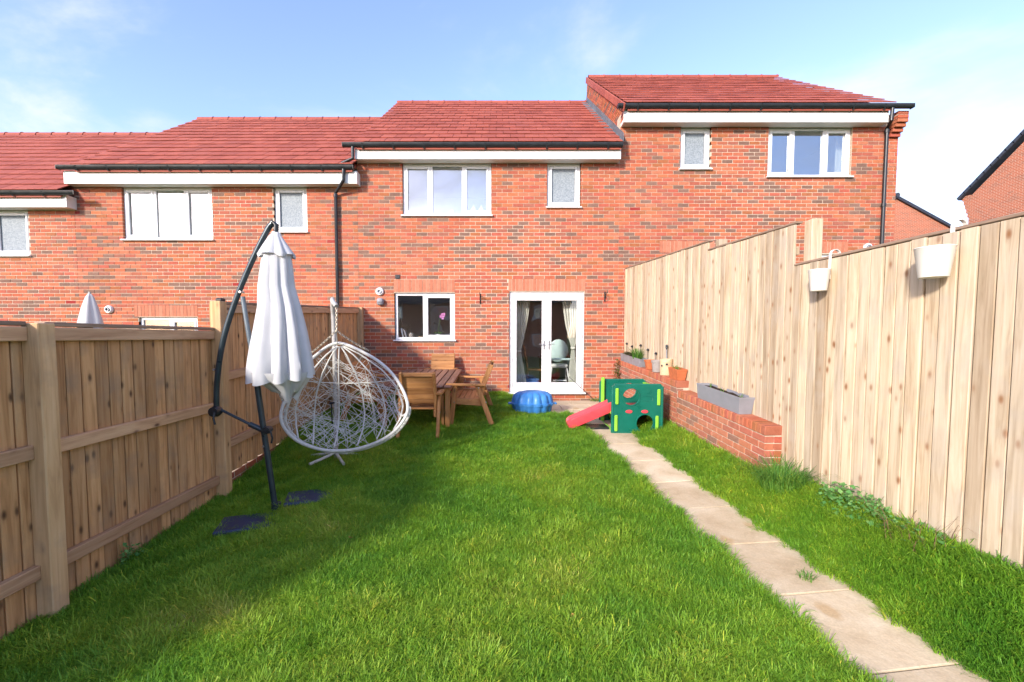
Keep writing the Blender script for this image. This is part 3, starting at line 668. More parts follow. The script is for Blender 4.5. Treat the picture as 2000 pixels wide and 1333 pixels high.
MB().prism([(22.45, rz - 6.85 * sl_), (15.6, rz), (8.75, rz - 6.85 * sl_), (8.75, rz - 6.85 * sl_ - .1), (15.6, rz - .1), (22.45, rz - 6.85 * sl_ - .1)], XF + .16, XF + 9, 0).build('roof', 'dark_roof', h)
# ------------------------------------------------------------------ right fence: feather-edge boards seen from their face
def board_mesh(hh, wd=.126, t0=.018, t1=.008, rake=0.0):     # local: face -x, width along y, height z from 0
    pr = [(0, 0), (-t0, 0.0), (-t0 - .005, .004), (-t0 - .007, wd - .027), (-t0 + .013, wd - .019), (-t0 + .013, wd), (0, wd)]; n = len(pr)
    v = [(a, b_, 0) for a, b_ in pr] + [(a, b_, hh + rake * b_ / wd) for a, b_ in pr]
    f = [tuple(range(n)), tuple(reversed(range(n, 2 * n)))] + [(i, n + i, n + (i + 1) % n, (i + 1) % n) for i in range(n)]
    return MB().add(v, f).mesh('board', 'pale_board')
fr = thing('timber_fence', 'tall pale pine board fence on the right, stepped in three sections towards the house', 'fence', (fence_x(4.47), 4.47, -.1))
SECT = [(1.0, 4.40, 1.95, 1.95, None), (4.40, 6.02, 2.365, 2.42, .1), (6.02, 9.26, 2.535, 2.67, .3)]
rzf = math.atan(.057)
pitch = .107
for si, (ya, yb, za, zb, bot) in enumerate(SECT):
    n = round((yb - ya) / pitch); p_ = (yb - ya) / n; zt = lambda y_: za + (zb - za) * (y_ - ya) / (yb - ya)
    for k in range(n):
        y0 = ya + k * p_; b0 = (g(fence_x(y0) - .06, y0) - .04) if bot is None else min(bot, g(fence_x(y0) - .06, y0) - .04)
        hh = zt(y0) - b0 + random.uniform(-.005, .002)
        me_ = board_mesh(hh, p_ + .012, rake=(zb - za) / (yb - ya) * p_)
        link('board', me_, fr, True, (fence_x(y0) + random.uniform(-.002, .003), y0, b0), (random.uniform(-.002, .002), random.uniform(-.004, .004), rzf + random.uniform(-.014, .014)))
    m0 = MB().bar((fence_x(ya) + .012, ya - .02, zt(ya) + .018), (fence_x(yb) + .012, yb + .015, zt(yb) + .018), .065, .022, .004); m0.build('capping', 'grey_cap', fr)
    for dz in (.25, 1.0, 1.75):
        MB().bar((fence_x(ya) + .045, ya + .05, zt(ya) - dz), (fence_x(yb) + .045, yb - .05, zt(yb) - dz), .05, .08, .004).build('rail', 'pale_board', fr)
for yp, zt_ in ((1.0, 2.0), (2.7, 1.92), (4.36, 2.40), (5.97, 2.56), (7.6, 2.6), (9.2, 2.6)):
    v, f = box_geo(.11, .11, zt_ + .4, .006); MB().add(v, f).build('post', 'pale_board', fr, world=True).location = (fence_x(yp) + .135, yp, (zt_ - .4) / 2)
# ------------------------------------------------------------------ left fence: posts and rails seen from the back
fl_ = thing('timber_fence', 'brown timber fence on the left with square posts and flat rails', 'fence', (-2.95, 4.5, -.45))
XL = -2.97
def left_section(ya, yb, top, bot, rails, cap=True):
    ya0, yb0 = ya, yb; ya, yb = ya - .057, yb + .057; n = round((yb - ya) / .112); p_ = (yb - ya) / n
    for k in range(n):
        y0 = ya + k * p_; zt_ = top(y0) - .035; zb_ = bot(y0); hh = zt_ - zb_
        pr = [(-.03, 0), (-.004, 0), (0, .006), (.003, p_ - .016), (-.022, p_ - .012), (-.022, p_ + .012), (-.03, p_ + .012)]; n_ = len(pr)
        v = [(a, b_, 0) for a, b_ in pr] + [(a, b_, hh + (top(y0 + p_) - top(y0)) * (b_ / p_)) for a, b_ in pr]
        me_ = MB().add(v, [tuple(reversed(range(n_))), tuple(range(n_, 2 * n_))] + [(i, (i + 1) % n_, n_ + (i + 1) % n_, n_ + i) for i in range(n_)]).mesh('board', 'brown_board')
        link('board', me_, fl_, True, (XL - random.uniform(.001, .006), y0, zb_ + random.uniform(-.01, .01)), (0, random.uniform(-.004, .004), random.uniform(-.03, .03)))
    ya, yb = ya0, yb0
    if cap: MB().bar((XL + .005, ya, top(ya) - .014), (XL + .005, yb, top(yb) - .014), .075, .028, .004).build('capping', 'grey_cap', fl_)
    for rt in rails:
        a, b_ = rt(ya), rt(yb); MB().bar((XL + .024, ya, a - .045), (XL + .024, yb, b_ - .045), .046, .09, .005).build('rail', 'brown_rail', fl_)
def lpost(yc, zt_, w_=.11):
    v, f = box_geo(w_, w_, zt_ + .9, .006); MB().add(v, f).build('post', 'brown_post', fl_).location = (XL + .055, yc, (zt_ - .9) / 2)
T1 = lambda y: 1.345; B1 = lambda y: g(-2.9, y) - .03
R1 = [lambda y: 1.312, lambda y: .566, lambda y: -.21]
left_section(.95, 2.71, T1, B1, R1); left_section(2.82, 4.50, T1, B1, R1); lpost(2.765, 1.335); lpost(.9, 1.335)
T2 = lambda y: 1.62 + (y - 4.6) * .0535; B2 = lambda y: -.27 + (y - 4.6) * .058
R2 = [lambda y: T2(y) - .032, lambda y: .87 + (y - 4.7) * .0535, lambda y: .13 + (y - 4.7) * .0535]
for a, b_ in ((4.61, 6.05), (6.16, 7.65), (7.76, 9.18)): left_section(a, b_, T2, B2, R2)
for yc in (4.555, 6.105, 7.705, 9.235): lpost(yc, T2(yc) + .0)
pl = thing('brick_plinth', 'low red brick plinth under the far part of the left fence', 'wall', (-2.95, 6.8, -.45))
MB().prism([(4.62, -.62), (9.28, -.40), (9.28, B2(9.28) - .012), (4.62, B2(4.62) - .012)], XL - .12, XL - .01, 0).build('mortar_core', 'mortar', pl)
k = 0; y0 = 4.62
for rw in range(2):
    y0 = 4.62 + (-.11 if rw else 0)
    while y0 < 9.2:
        a, b_ = max(y0, 4.62), min(y0 + .215, 9.27); zc = B2((a + b_) / 2) - .012 - .0335 - rw * .075
        me_ = BM.setdefault(('p', round(b_ - a, 2), k % 9), None)
        if me_ is None: v, f = box_geo(.1, round(b_ - a, 2), .065, .004); me_ = BM[('p', round(b_ - a, 2), k % 9)] = MB().add(v, f, None, tuple(q * .8 for q in PAL[k % 9])).mesh('brick', 'brick')
        link('brick', me_, pl, True, (XL - .055, (a + b_) / 2, zc), (math.atan(.058), 0, 0)); y0 += .225; k += 1
sl_t = thing('solar_lamp', 'tiny black solar lamp on top of the fence post behind the parasol arm', 'lamp', (XL + .05, 4.62, T2(4.6)))
MB().box((XL + .02, 4.56, T2(4.6) + .001), (XL + .085, 4.64, T2(4.6) + .03), .006).build('lamp_body', 'black_plastic', sl_t)
MB().box((XL + .03, 4.575, T2(4.6) + .031), (XL + .075, 4.625, T2(4.6) + .036), .002).build('solar_panel', 'dark_metal', sl_t)
# ------------------------------------------------------------------ raked brick retaining wall on the right
rw = thing('brick_wall', 'low raked brick retaining wall with header coping against the right fence', 'wall', (2.77, 4.47, -.2))
def wall_pt(y, z, off=0): return Vector((wall_x(y) + off, y, z))
rk = .068; rots = (math.atan(rk), 0, math.atan(.057))
segs = [(4.47, 6.45, .325), (6.45, 9.26, .59 - 0.0)]
for si, (ya, yb, z_near) in enumerate(segs):
    top = lambda y: z_near + rk * (y - ya)
    core = []
    d = .012
    for off in (d, .18): core.append(None)
    v = []; 
    for y_ in (ya + .012, yb - .004):
        for off in (.010, .18):
            v += [(wall_x(y_) + off, y_, -.75), (wall_x(y_) + off, y_, top(y_) - .02)]
    MB().add(v, [(0, 1, 3, 2), (4, 6, 7, 5), (0, 4, 5, 1), (2, 3, 7, 6), (1, 5, 7, 3)]).build('mortar_core', 'mortar', rw)
    y_ = ya; k = 0                                            # coping: bricks on edge
    while y_ < yb - .05:
        yc = y_ + .0325; c = tuple(q * f_ for q, f_ in zip(PAL[(k * 7 + 3) % 11], (1.02, 1.1, 1.12))); key = ('cp', k * 7 % 11)
        if key not in BM: v, f = box_geo(.192, .067, .103, .006); BM[key] = MB().add(v, f, None, c).mesh('brick', 'brick')
        link('brick', BM[key], rw, True, (wall_x(yc) + .096 - .004 + random.uniform(-.002, .002), yc, top(yc) - .051), (rots[0], 0, rots[2])); y_ += .0748; k += 1
    for r_ in range(12):
        zoff = .115 + .075 * r_; y_ = ya - (.1125 if r_ % 2 else 0); nr = NoiseRun(40 + r_ + si * 20)
        while y_ < yb:
            a, b_ = max(y_, ya), min(y_ + .215, yb); yc = (a + b_) / 2; zc = top(yc) - zoff - .0325; y_ += .225
            if b_ - a < .03 or zc < g(wall_x(yc) - .1, yc) - .12: continue
            c = nr.pick(); c = tuple(round(q * .72 + e_ * .28, 4) for q, e_ in zip(c, (.44, .22, .15))); key = ('w', round(b_ - a, 2), c)
            if key not in BM: v, f = box_geo(.1, round(b_ - a, 2), .065, .004); BM[key] = MB().add(v, f, None, c).mesh('brick', 'brick')
            link('brick', BM[key], rw, True, (wall_x(yc) + .05 + random.uniform(-.002, .002), yc, zc), rots)
        if si == 0 and zoff < .85:                            # end face
            zc = top(ya) - zoff - .0325
            for xa, xb in ((.103, .188),):
                c = PAL[(r_ * 3) % 14]; v, f = box_geo(xb - xa, .1, .065, .004); MB().add(v, f, None, c).build('brick', 'brick', rw).location = (wall_x(ya) + (xa + xb) / 2, ya + .052, zc)
WT = lambda y: (.325 + rk * (y - 4.47)) if y < 6.45 else (.59 + rk * (y - 6.45))
# ------------------------------------------------------------------ foliage helpers
def blades(mb, n, h, spread, lean, wd=.004, rnd=random):
    for _ in range(n):
        a = rnd.uniform(0, 6.283); r_ = spread * math.sqrt(rnd.random()); bx, by = r_ * math.cos(a), r_ * math.sin(a)
        da = a + rnd.uniform(-1.2, 1.2); hh = h * rnd.uniform(.55, 1.1); ln = lean * rnd.uniform(.2, 1.2) * hh
        dx, dy = math.cos(da), math.sin(da); sx, sy = -dy * wd / 2, dx * wd / 2
        p = [(0, 0, 1), (.25, .5, .85), (.95, .9, .45)]
        v = []
        for q, z, ww in p: v += [(bx + dx * ln * q - sx * ww, by + dy * ln * q - sy * ww, hh * z), (bx + dx * ln * q + sx * ww, by + dy * ln * q + sy * ww, hh * z)]
        v.append((bx + dx * ln * 1.35, by + dy * ln * 1.35, hh * (.98 - .25 * ln / hh)))
        mb.add(v, [(0, 1, 3, 2), (2, 3, 5, 4), (4, 5, 6)])
    return mb
def leaf_cloud(mb, n, rad, zr, size, c0=(0, 0, 0)):
    for _ in range(n):
        a = random.uniform(0, 6.283); r_ = math.sqrt(random.random()); p = Vector((c0[0] + rad[0] * r_ * math.cos(a), c0[1] + rad[1] * r_ * math.sin(a), c0[2] + zr[0] + (zr[1] - zr[0]) * random.random() * (1 - .5 * r_ * r_)))
        s_ = size * random.uniform(.6, 1.3); M0 = Matrix.Translation(p) @ Matrix.Rotation(random.uniform(0, 6.28), 4, 'Z') @ Matrix.Rotation(random.uniform(-1.1, .9), 4, 'X')
        mb.add([(0, 0, 0), (s_ * .45, s_ * .5, s_ * .08), (0, s_, 0), (-s_ * .45, s_ * .5, s_ * .08)], [(0, 1, 2), (0, 2, 3)], M0)
    return mb
# ------------------------------------------------------------------ pots on the wall
def rect_trough(name, label, yc, ln, wd, hh, matn, off=.095, taper=.8, rim=.014):
    t_ = thing(name, label, 'planter', (wall_x(yc) + off, yc, WT(yc) + .001), math.atan(.057)); t_.rotation_euler[0] = math.atan(rk)
    def ring(s_, z, w_, l_): return [(-w_ / 2 * s_, -l_ / 2 * s_, z), (w_ / 2 * s_, -l_ / 2 * s_, z), (w_ / 2 * s_, l_ / 2 * s_, z), (-w_ / 2 * s_, l_ / 2 * s_, z)]
    bx = MB(); lv = []
    for dz, dw in ((.0, 1 - (1 - taper) * 1), (.01, 1 - (1 - taper) * .95), (hh - .03, .97), (hh - .03, 1.0), (hh, 1.02), (hh, .93), (hh * .8, .90)):
        a, b_ = wd * dw, ln - wd * (1 - dw); lv.append([(-a / 2, -b_ / 2, dz), (a / 2, -b_ / 2, dz), (a / 2, b_ / 2, dz), (-a / 2, b_ / 2, dz)])
    v = [p for q in lv for p in q]; f = [(3, 2, 1, 0)] + [(i * 4 + k, i * 4 + (k + 1) % 4, (i + 1) * 4 + (k + 1) % 4, (i + 1) * 4 + k) for i in range(len(lv) - 1) for k in range(4)]
    bx.add(v, f); o = bx.build('trough_body', matn, t_, world=False)
    md = o.modifiers.new('bevel', 'BEVEL'); md.width = .008; md.segments = 2; md.limit_method = 'ANGLE'
    so = MB(); n_ = 14
    vv = [(wd * .45 * (-1 + 2 * i / 3), (ln - wd * .1) * (.5 - j / n_), hh * .82 + random.uniform(-.012, .012)) for j in range(n_ + 1) for i in range(4)]
    so.add(vv, [(j * 4 + i, j * 4 + i + 1, (j + 1) * 4 + i + 1, (j + 1) * 4 + i) for j in range(n_) for i in range(3)]); so.build('soil', 'soil', t_, world=False)
    return t_
t_ = rect_trough('planter', 'long grey plastic trough with dark soil and seedlings, nearest on the brick wall', 5.42, .96, .185, .20, 'grey_plastic')
for yq in (-.36, .02, .3): blades(MB(), 9, .07, .02, .5, .006).build('seedling', 'leaf', t_, world=False).location = (0, yq, .165)
t_ = rect_trough('planter', 'rectangular terracotta planter with small green shoots beside the cream pot', 6.62, .30, .16, .17, 'terracotta', .085, .75)
blades(MB(), 26, .07, .06, .7, .007).build('shoots', 'leaf', t_, world=False).location = (0, .05, .135)
t_ = rect_trough('planter', 'zinc trough with heather and bright grass at the house end of the brick wall', 8.45, 1.05, .16, .15, 'zinc', .085, .9)
leaf_cloud(MB(), 500, (.075, .25), (.0, .10), .03, (0, .25, .11)).build('heather', 'heather', t_, world=False)
blades(MB(), 160, .22, .09, .7, .007).build('grass_tuft', 'leaf', t_, world=False).location = (0, -.22, .12)
def round_pot(name, label, yc, r0, r1, hh, matn, off=.09, sq=None, rim=.01):
    t_ = thing(name, label, 'pot', (wall_x(yc) + off, yc, WT(yc) + .001))
    MB().lathe([(0, 0), (r0, 0), (r0 * 1.02, .004), (r1 * .97, hh * .78), (r1 * .97 + rim, hh * .79), (r1 + rim, hh), (r1 - .006, hh), (r1 - .01, hh * .8), (0, hh * .8)], 24, sq=sq).build('pot_body', matn, t_, smooth=35, world=False)
    MB().lathe([(r1 * .93, hh * .86), (0, hh * .87)], 14, sq=sq).build('soil', 'soil', t_, world=False)
    return t_
round_pot('flower_pot', 'small square terracotta pot next to the zinc trough', 7.66, .065, .085, .17, 'terracotta', sq=.55)
round_pot('flower_pot', 'dull grey clay pot between the small terracotta pot and the cream pot', 7.36, .075, .09, .20, 'grey_clay')
t_ = round_pot('flower_pot', 'cream clay pot with two dark round holes like eyes', 7.02, .092, .097, .26, 'cream_clay', rim=.004)
for s in (-1, 1):
    a = R(232) + s * .42; q = Vector((math.cos(a), math.sin(a), 0)); c0 = q * .092 + Vector((0, 0, .165 + .012 * s))
    M0 = Matrix.Translation(c0) @ q.to_track_quat('Z', 'Y').to_matrix().to_4x4()
    o = MB().lathe([(.03, -.004), (.026, .009), (.019, .009), (.017, -.002)], 18, M0).build('hole_rim', 'cream_clay', t_, smooth=True, world=False)
    MB().lathe([(.018, .0045), (0, .0045)], 16, M0).build('hole', 'black_plastic', t_, world=False)
t_ = thing('garden_ornament', 'slim metal stake ornament with forked top standing behind the cream pot', 'ornament', (wall_x(7.15) + .15, 7.15, WT(7.15)))
st = MB().tube([(0, 0, 0), (0, 0, .40)], .006, 6).tube([(.0, -.012, .2), (0, -.012, .40)], .006, 6); st.build('stake', 'zinc', t_, world=False)
for s in (-1, 1): MB().tube([(0, 0, .40), (0, s * .03, .43), (0, s * .035, .47), (0, s * .01, .48), (0, s * .008, .44)], .007, 6).build('prong', 'dark_metal', t_, world=False)
for i, (yq, hz, wh) in enumerate(((9.05, .33, 'at the house corner'), (8.75, .30, 'above the heather'), (8.3, .36, 'above the bright grass'), (7.95, .31, 'at the near end of the zinc trough'), (7.6, .28, 'behind the small terracotta pot'))):
    t_ = thing('solar_stake', 'thin dark garden stake light against the fence ' + wh, 'stake light', (wall_x(yq) + .165, yq, WT(yq)), group='stake lights along the fence')
    MB().tube([(0, 0, 0), (0, 0, hz)], .0045, 6).build('stem', 'dark_metal', t_, world=False)
    MB().lathe([(0, hz + .035), (.022, hz + .02), (.03, hz), (.012, hz - .012), (0, hz - .014)], 10).build('lamp_head', 'black_plastic', t_, smooth=True, world=False)
# hanging pots on the right fence
for yq, rr, hh, pxy, lb in ((3.95, .085, .19, 548, 'smaller white hanging pot hooked over the right fence, nearer the house'), (2.95, .105, .20, 513, 'larger white hanging pot hooked over the right fence, nearer the camera')):
    fx_ = fence_x(yq) - .02; xc = fx_ - rr - .012; zc = at(1590, pxy, yq).z; t_ = thing('hanging_pot', lb, 'pot', (xc, yq, zc - hh / 2), group='white pots hooked on the fence')
    MB().lathe([(0, 0), (rr * .72, 0), (rr * .74, .004), (rr * .99, hh - .008), (rr * 1.03, hh - .004), (rr * 1.0, hh), (rr * .95, hh - .004), (rr * .72, .02), (0, .02)], 28).build('pot_body', 'pot_white', t_, smooth=40, world=False)
    ztop = 1.985 - (zc - hh / 2)
    pts = [(rr + .004, 0, hh * .55), (rr + .006, 0, hh), (rr + .008, 0, ztop - .01)] + [(rr + .05 - .042 * math.cos(a), 0, ztop + .045 * math.sin(a)) for a in np.linspace(.3, math.pi - .1, 7)] + [(rr + .095, 0, ztop - .06)]
    hk = MB()
    for p, q in zip(pts[:-1], pts[1:]): hk.bar(p, (Vector(q) + (Vector(q) - Vector(p)) * .04), .028, .004, up=(1, 0, .001) if abs(q[2] - p[2]) > abs(q[0] - p[0]) else (0, 0, 1))
    hk.build('hook_strap', 'pot_white', t_, world=False)
# wall brackets either side of the door
for pxx, pyy, lb in ((938, 584, 'black iron hanging bracket on the brickwork left of the french doors'), (1181, 580, 'black iron hanging bracket on the brickwork right of the french doors')):
    x_, z_ = wx(pxx, pyy), wz(pyy); t_ = thing('wall_bracket', lb, 'bracket', (x_, WALL, z_), group='iron brackets beside the doors')
    MB().box((-.012, -.014, -.11), (.012, -.001, .11), .004).build('back_plate', 'black_plastic', t_, world=False)
    arm = MB().tube([(0, -.012, .07), (0, -.12, .075), (0, -.22, .06), (0, -.25, .09), (0, -.24, .11)], .007, 6); arm.build('arm', 'black_plastic', t_, world=False)
    MB().tube([(0, -.012, -.08), (0, -.08, -.05), (0, -.12, .0), (0, -.15, .06)] , .006, 6).tube([(0, -.08 + .03 * math.cos(a), .02 + .03 * math.sin(a)) for a in np.linspace(0, 6.28, 12)], .005, 6).build('scroll', 'black_plastic', t_, world=False)
# ------------------------------------------------------------------ the house opposite, behind the camera: the windows mirror it
h = thing('brick_house', 'brick house opposite the terrace, seen only mirrored in the ground-floor glass', 'house', (-3, -24, -.8))
MB().box((-13, -32, -.8), (7, -24, 4.6)).build('wall', 'far_brick_front', h)
MB().prism([(-23.6, 4.5), (-28, 7.6), (-32.4, 4.5)], -13.2, 7.2, 0).build('roof', 'dark_roof', h)
for xx in (-11, -6.5, -2, 3.5):
    for zz in (.3, 3.0):
        o = MB().box((xx, -24.03, zz), (xx + 1.6, -23.97, zz + 1.2), .01).build('window', 'upvc', h); MB().box((xx + .12, -23.965, zz + .12), (xx + 1.48, -23.96, zz + 1.08)).build('pane', 'coated_glass', o)
def spline(pts, n=8, closed=False):
    P = [np.array(p, float) for p in pts]; k = len(P); o = []
    for i in range(k if closed else k - 1):
        if closed: a, b_, c, d = P[i - 1], P[i], P[(i + 1) % k], P[(i + 2) % k]
        else: a, b_, c, d = P[max(i - 1, 0)], P[i], P[i + 1], P[min(i + 2, k - 1)]
        for j in range(n):
            t_ = j / n; o.append(.5 * (2 * b_ + (c - a) * t_ + (2 * a - 5 * b_ + 4 * c - d) * t_ ** 2 + (3 * b_ - a - 3 * c + d) * t_ ** 3))
    if not closed: o.append(P[-1])
    return o
# ------------------------------------------------------------------ cantilever parasol, closed
YP = 4.17; gb_ = at(540, 1006, YP)
ps = thing('parasol', 'closed white cantilever parasol on a curved dark arm and leaning pole', 'parasol', (gb_.x, YP, gb_.z))
A_ = lambda x, y, dy=0: at(x, y, YP + dy)
MB().tube([A_(540, 1008), A_(524, 900), A_(512, 820), A_(500, 735)], .028, 12).build('pole', 'dark_metal', ps, smooth=True)
MB().tube([A_(501, 742), A_(487, 660), A_(474, 580)], .022, 12).build('upper_pole', 'pole_grey', ps, smooth=True)
arm_ = spline([A_(423, 800), A_(424, 745), A_(436, 665), A_(463, 580), A_(497, 500), A_(524, 447), A_(532, 438)], 6)
MB().tube(arm_, .026, 12).build('curved_arm', 'dark_metal', ps, smooth=True)
MB().tube([A_(520, 450), A_(533, 434), A_(540, 440), A_(539, 452)], .024, 10).build('arm_head', 'black_plastic', ps, smooth=True)
MB().tube([A_(424, 797), A_(490, 830)], .014, 8).tube([A_(488, 829), A_(516, 842)], .027, 10).build('cross_bar', 'dark_metal', ps, smooth=True)
c0 = A_(421, 804, -.02); MB().lathe([(0, -.05), (.045, -.045), (.055, 0), (.045, .045), (0, .05)], 16, Matrix.Translation(c0) @ Matrix.Rotation(R(90), 4, 'X')).build('crank_housing', 'black_plastic', ps, smooth=True)
MB().tube([A_(419, 806, -.07), A_(417, 818, -.09), A_(420, 830, -.09)], .010, 8).build('crank_handle', 'black_plastic', ps, smooth=True)
c0 = A_(523, 840, -.02); MB().lathe([(0, -.04), (.034, -.036), (.04, 0), (.034, .036), (0, .04)], 14, Matrix.Translation(c0) @ Matrix.Rotation(R(90), 4, 'X')).build('clamp', 'black_plastic', ps, smooth=True)
MB().tube([A_(528, 842, -.05), A_(532, 856, -.06), A_(530, 866, -.06)], .009, 8).build('clamp_handle', 'black_plastic', ps, smooth=True)
for q in ((472, 571), (421, 722), (517, 871)):
    MB().lathe([(0, -.034), (.010, -.034), (.010, .034), (0, .034)], 10, Matrix.Translation(A_(*q)) @ Matrix.Rotation(R(90), 4, 'X')).build('bolt', 'steel', ps, smooth=True)
# closed canopy with deep folds
prof = [(540, 455, .035), (538, 462, .055), (539, 478, .10), (541, 499, .158), (542, 501, .150)]
def drape(levels, nfold, amp, n=96, ph=.4, hem=None):
    mb = MB(); v = []
    for i, (x, y, r_) in enumerate(levels):
        c = A_(x, y); k = i / (len(levels) - 1)
        for j in range(n):
            a = 2 * math.pi * j / n; w_ = math.cos(nfold * a + ph + .5 * math.sin(2 * a + k)) ; rr = r_ * (1 + amp * (.3 + .7 * k) * (abs(w_) * 1.6 - 1) + .05 * math.sin(3 * a + 2.2) + .018 * math.sin(17 * a + 5 * k) * k + .012 * math.sin(31 * a - 7 * k))
            dz = hem(a, w_) * max(0, (k - .86) / .14) if hem else 0
            v.append((c.x + rr * math.cos(a), c.y + rr * math.sin(a) * .9, c.z + dz))
    mb.add(v, [(i * n + j, i * n + (j + 1) % n, (i + 1) * n + (j + 1) % n, (i + 1) * n + j) for i in range(len(levels) - 1) for j in range(n)])
    return mb
lv = [(541, y, r_) for y, r_ in ((492, .118), (520, .135), (560, .155))] + [(547, 600, .178), (549, 640, .212), (549.5, 680, .244), (550, 705, .262), (550, 722, .27), (550, 735, .271)]
fine = []
for p, q in zip(lv[:-1], lv[1:]):
    for k in range(4): fine.append(tuple(p[i] + (q[i] - p[i]) * k / 4 for i in range(3)))
fine.append(lv[-1])
cn = drape(fine, 5, .22, hem=lambda a, w_: .04 * math.sin(a * 1 + .6) - .03 * abs(w_)).build('canopy', 'canopy', ps, smooth=60)
drape(prof, 4, .13, ph=.9, hem=lambda a, w_: .02 * w_).build('vent_cap', 'canopy', cn, smooth=60)
lw = [(551, 726, .262), (553, 738, .235), (557, 750, .175), (561, 764, .115), (563, 776, .07)]
drape(lw, 3, .34, ph=1.3, hem=lambda a, w_: .05 * w_).build('gathered_hem', 'canopy', cn, smooth=60)
MB().tube([A_(540, 452), A_(547, 600), A_(553, 745)], .02, 8).build('centre_tube', 'dark_metal', cn)
bs = MB()
for a in (R(28), R(118)): d = Vector((math.cos(a), math.sin(a), 0)) * .42; bs.bar((gb_.x - d.x, YP - d.y, gb_.z + .025), (gb_.x + d.x, YP + d.y, gb_.z + .025 + (.0 if a < 1 else .004)), .05, .03, .004)
bs.tube([(gb_.x, YP, gb_.z - .01), (gb_.x, YP, gb_.z + .12)], .045, 12); bs.build('cross_base', 'dark_metal', ps)
SLABS = []
for (cx_, cy_), lb in (((482, 1034), 'front'), ((606, 985), 'back')):
    Yq = 3.92 if lb == 'front' else 4.40; c = at(cx_, cy_, Yq); gz_ = g(c.x, Yq); SLABS.append((c.x, Yq))
    v, f = box_geo(.46, .36, .05, .012); MB().add(v, f, Matrix.Translation((c.x, Yq, gz_ + .026)) @ Matrix.Rotation(R(18), 4, 'Z')).build('base_weight', 'slab_black', ps)
# ------------------------------------------------------------------ hanging egg chair on its stand
Yb, Yst = 5.0, 5.45; bx_ = at(656, 895, Yst)
ec = thing('hanging_chair', 'white double hanging egg chair of woven cord on a single post stand', 'chair', (bx_.x, Yst, g(bx_.x, Yst)))
zt = at(655, 586, 5.3).z; HX_ = at(657, 600, Yst - .34).x; zg = g(bx_.x, Yst)
stand = spline([(bx_.x, Yst, zg + .02), (bx_.x, Yst + .03, zg + .7), (bx_.x - .005, Yst + .03, zt - .35), (bx_.x + .01, Yst - .03, zt - .10), (bx_.x + .05, Yst - .14, zt), (bx_.x + .11, Yst - .29, zt - .03), (HX_, Yst - .34, zt - .09)], 8)
MB().tube(stand, .027, 12).build('post', 'stand_grey', ec, smooth=True)
for a in (R(15), R(95), R(165), R(235), R(305)):
    d = Vector((math.cos(a), math.sin(a), 0)); MB().tube([(bx_.x, Yst, zg + .10), (bx_.x + d.x * .10, Yst + d.y * .10, zg + .07), (bx_.x + d.x * .36, Yst + d.y * .36, zg + .025)], .018, 8).build('foot', 'chair_white', ec, smooth=True)
RIM = [(656, 671), (612, 697), (584, 730), (558, 778), (551, 822), (578, 858), (625, 877), (672, 880), (715, 872), (757, 853), (786, 825), (797, 795), (784, 757), (755, 720), (712, 691)]
rimpx = spline(RIM, 10, True); CX_, CY_ = 672., 800.
rang = np.array([math.atan2(p[1] - CY_, p[0] - CX_) for p in rimpx]); rlen = np.array([math.hypot(p[1] - CY_, p[0] - CX_) for p in rimpx]); od = np.argsort(rang); rang, rlen = rang[od], rlen[od]
def rho(x, y):
    a = math.atan2(y - CY_, x - CX_); return math.hypot(x - CX_, y - CY_) / float(np.interp(a, rang, rlen, period=2 * math.pi))
def shell(x, y, depth=.60):
    q = min(rho(x, y), 1.0); k = min(max((y - 671) / 209, 0), 1)
    yd = Yb + .30 - .42 * math.sin(k * math.pi * .62) + depth * (1 - q ** 2.4) * (.25 + .75 * math.sin(min(k * 1.05, 1) * math.pi * .55))
    p = at(x, y, Yb + (yd - Yb) * (.85 if q > .97 else .6)); return Vector((p.x, yd, p.z - .05 * (1 - q) * k))
rim3 = [shell(*p) for p in rimpx]
MB().tube(rim3, .0185, 8, closed=True).build('front_rim', 'chair_white', ec, smooth=True)
MB().tube([p + Vector((0, .10, -.035)) for p in rim3[22:112]], .018, 8).build('seat_edge', 'chair_white', ec, smooth=True)
web = MB()
for bxp, byp in ((585, 860), (612, 870), (652, 876), (697, 872), (735, 860), (768, 842)):
    pts = [shell(656 + (bxp - 656) * float(np.interp(t_, [0, .12, .3, .5, .7, .85, 1], [0, .38, .78, 1.06, 1.17, 1.13, 1.0])), 673 + (byp - 673) * t_) for t_ in np.linspace(.02, .985, 22)]
    MB().tube(pts, .0095, 6).build('rib', 'chair_white', ec, smooth=True)
for yk in (742,):
    pts = [shell(x, yk + 8 * math.sin((x - 560) / 70)) for x in np.linspace(553, 797, 40) if rho(x, yk) < .99]; MB().tube(pts, .006, 5).build('hoop', 'chair_white', ec, smooth=True)
MB().tube([shell(*p) for p in spline([(779, 748), (768, 775), (773, 800), (785, 812), (795, 806)], 6)], .010, 6).build('arm_loop', 'chair_white', ec, smooth=True)
cnt = 0
while cnt < 165:
    x, y = random.uniform(548, 800), 690 + 190 * random.random() ** .7
    if rho(x, y) > .97: continue
    a = random.choice([.75, 2.4, 1.2, 2.0, .3]) + random.uniform(-.22, .22); l_ = random.uniform(35, 90); pts = []
    for t_ in np.linspace(-1, 1, 9):
        q = (x + math.cos(a) * l_ * t_, y + math.sin(a) * l_ * t_ * .9)
        if rho(*q) < .985: pts.append(shell(*q) + Vector((0, random.uniform(-.004, .004), 0)))
    if len(pts) > 3: web.tube(pts, .0026, 5, caps=False); cnt += 1
tag(web.build('woven_cord', 'chair_white', ec), kind='stuff')
bl = MB()                                                   # woven belly under the front rim
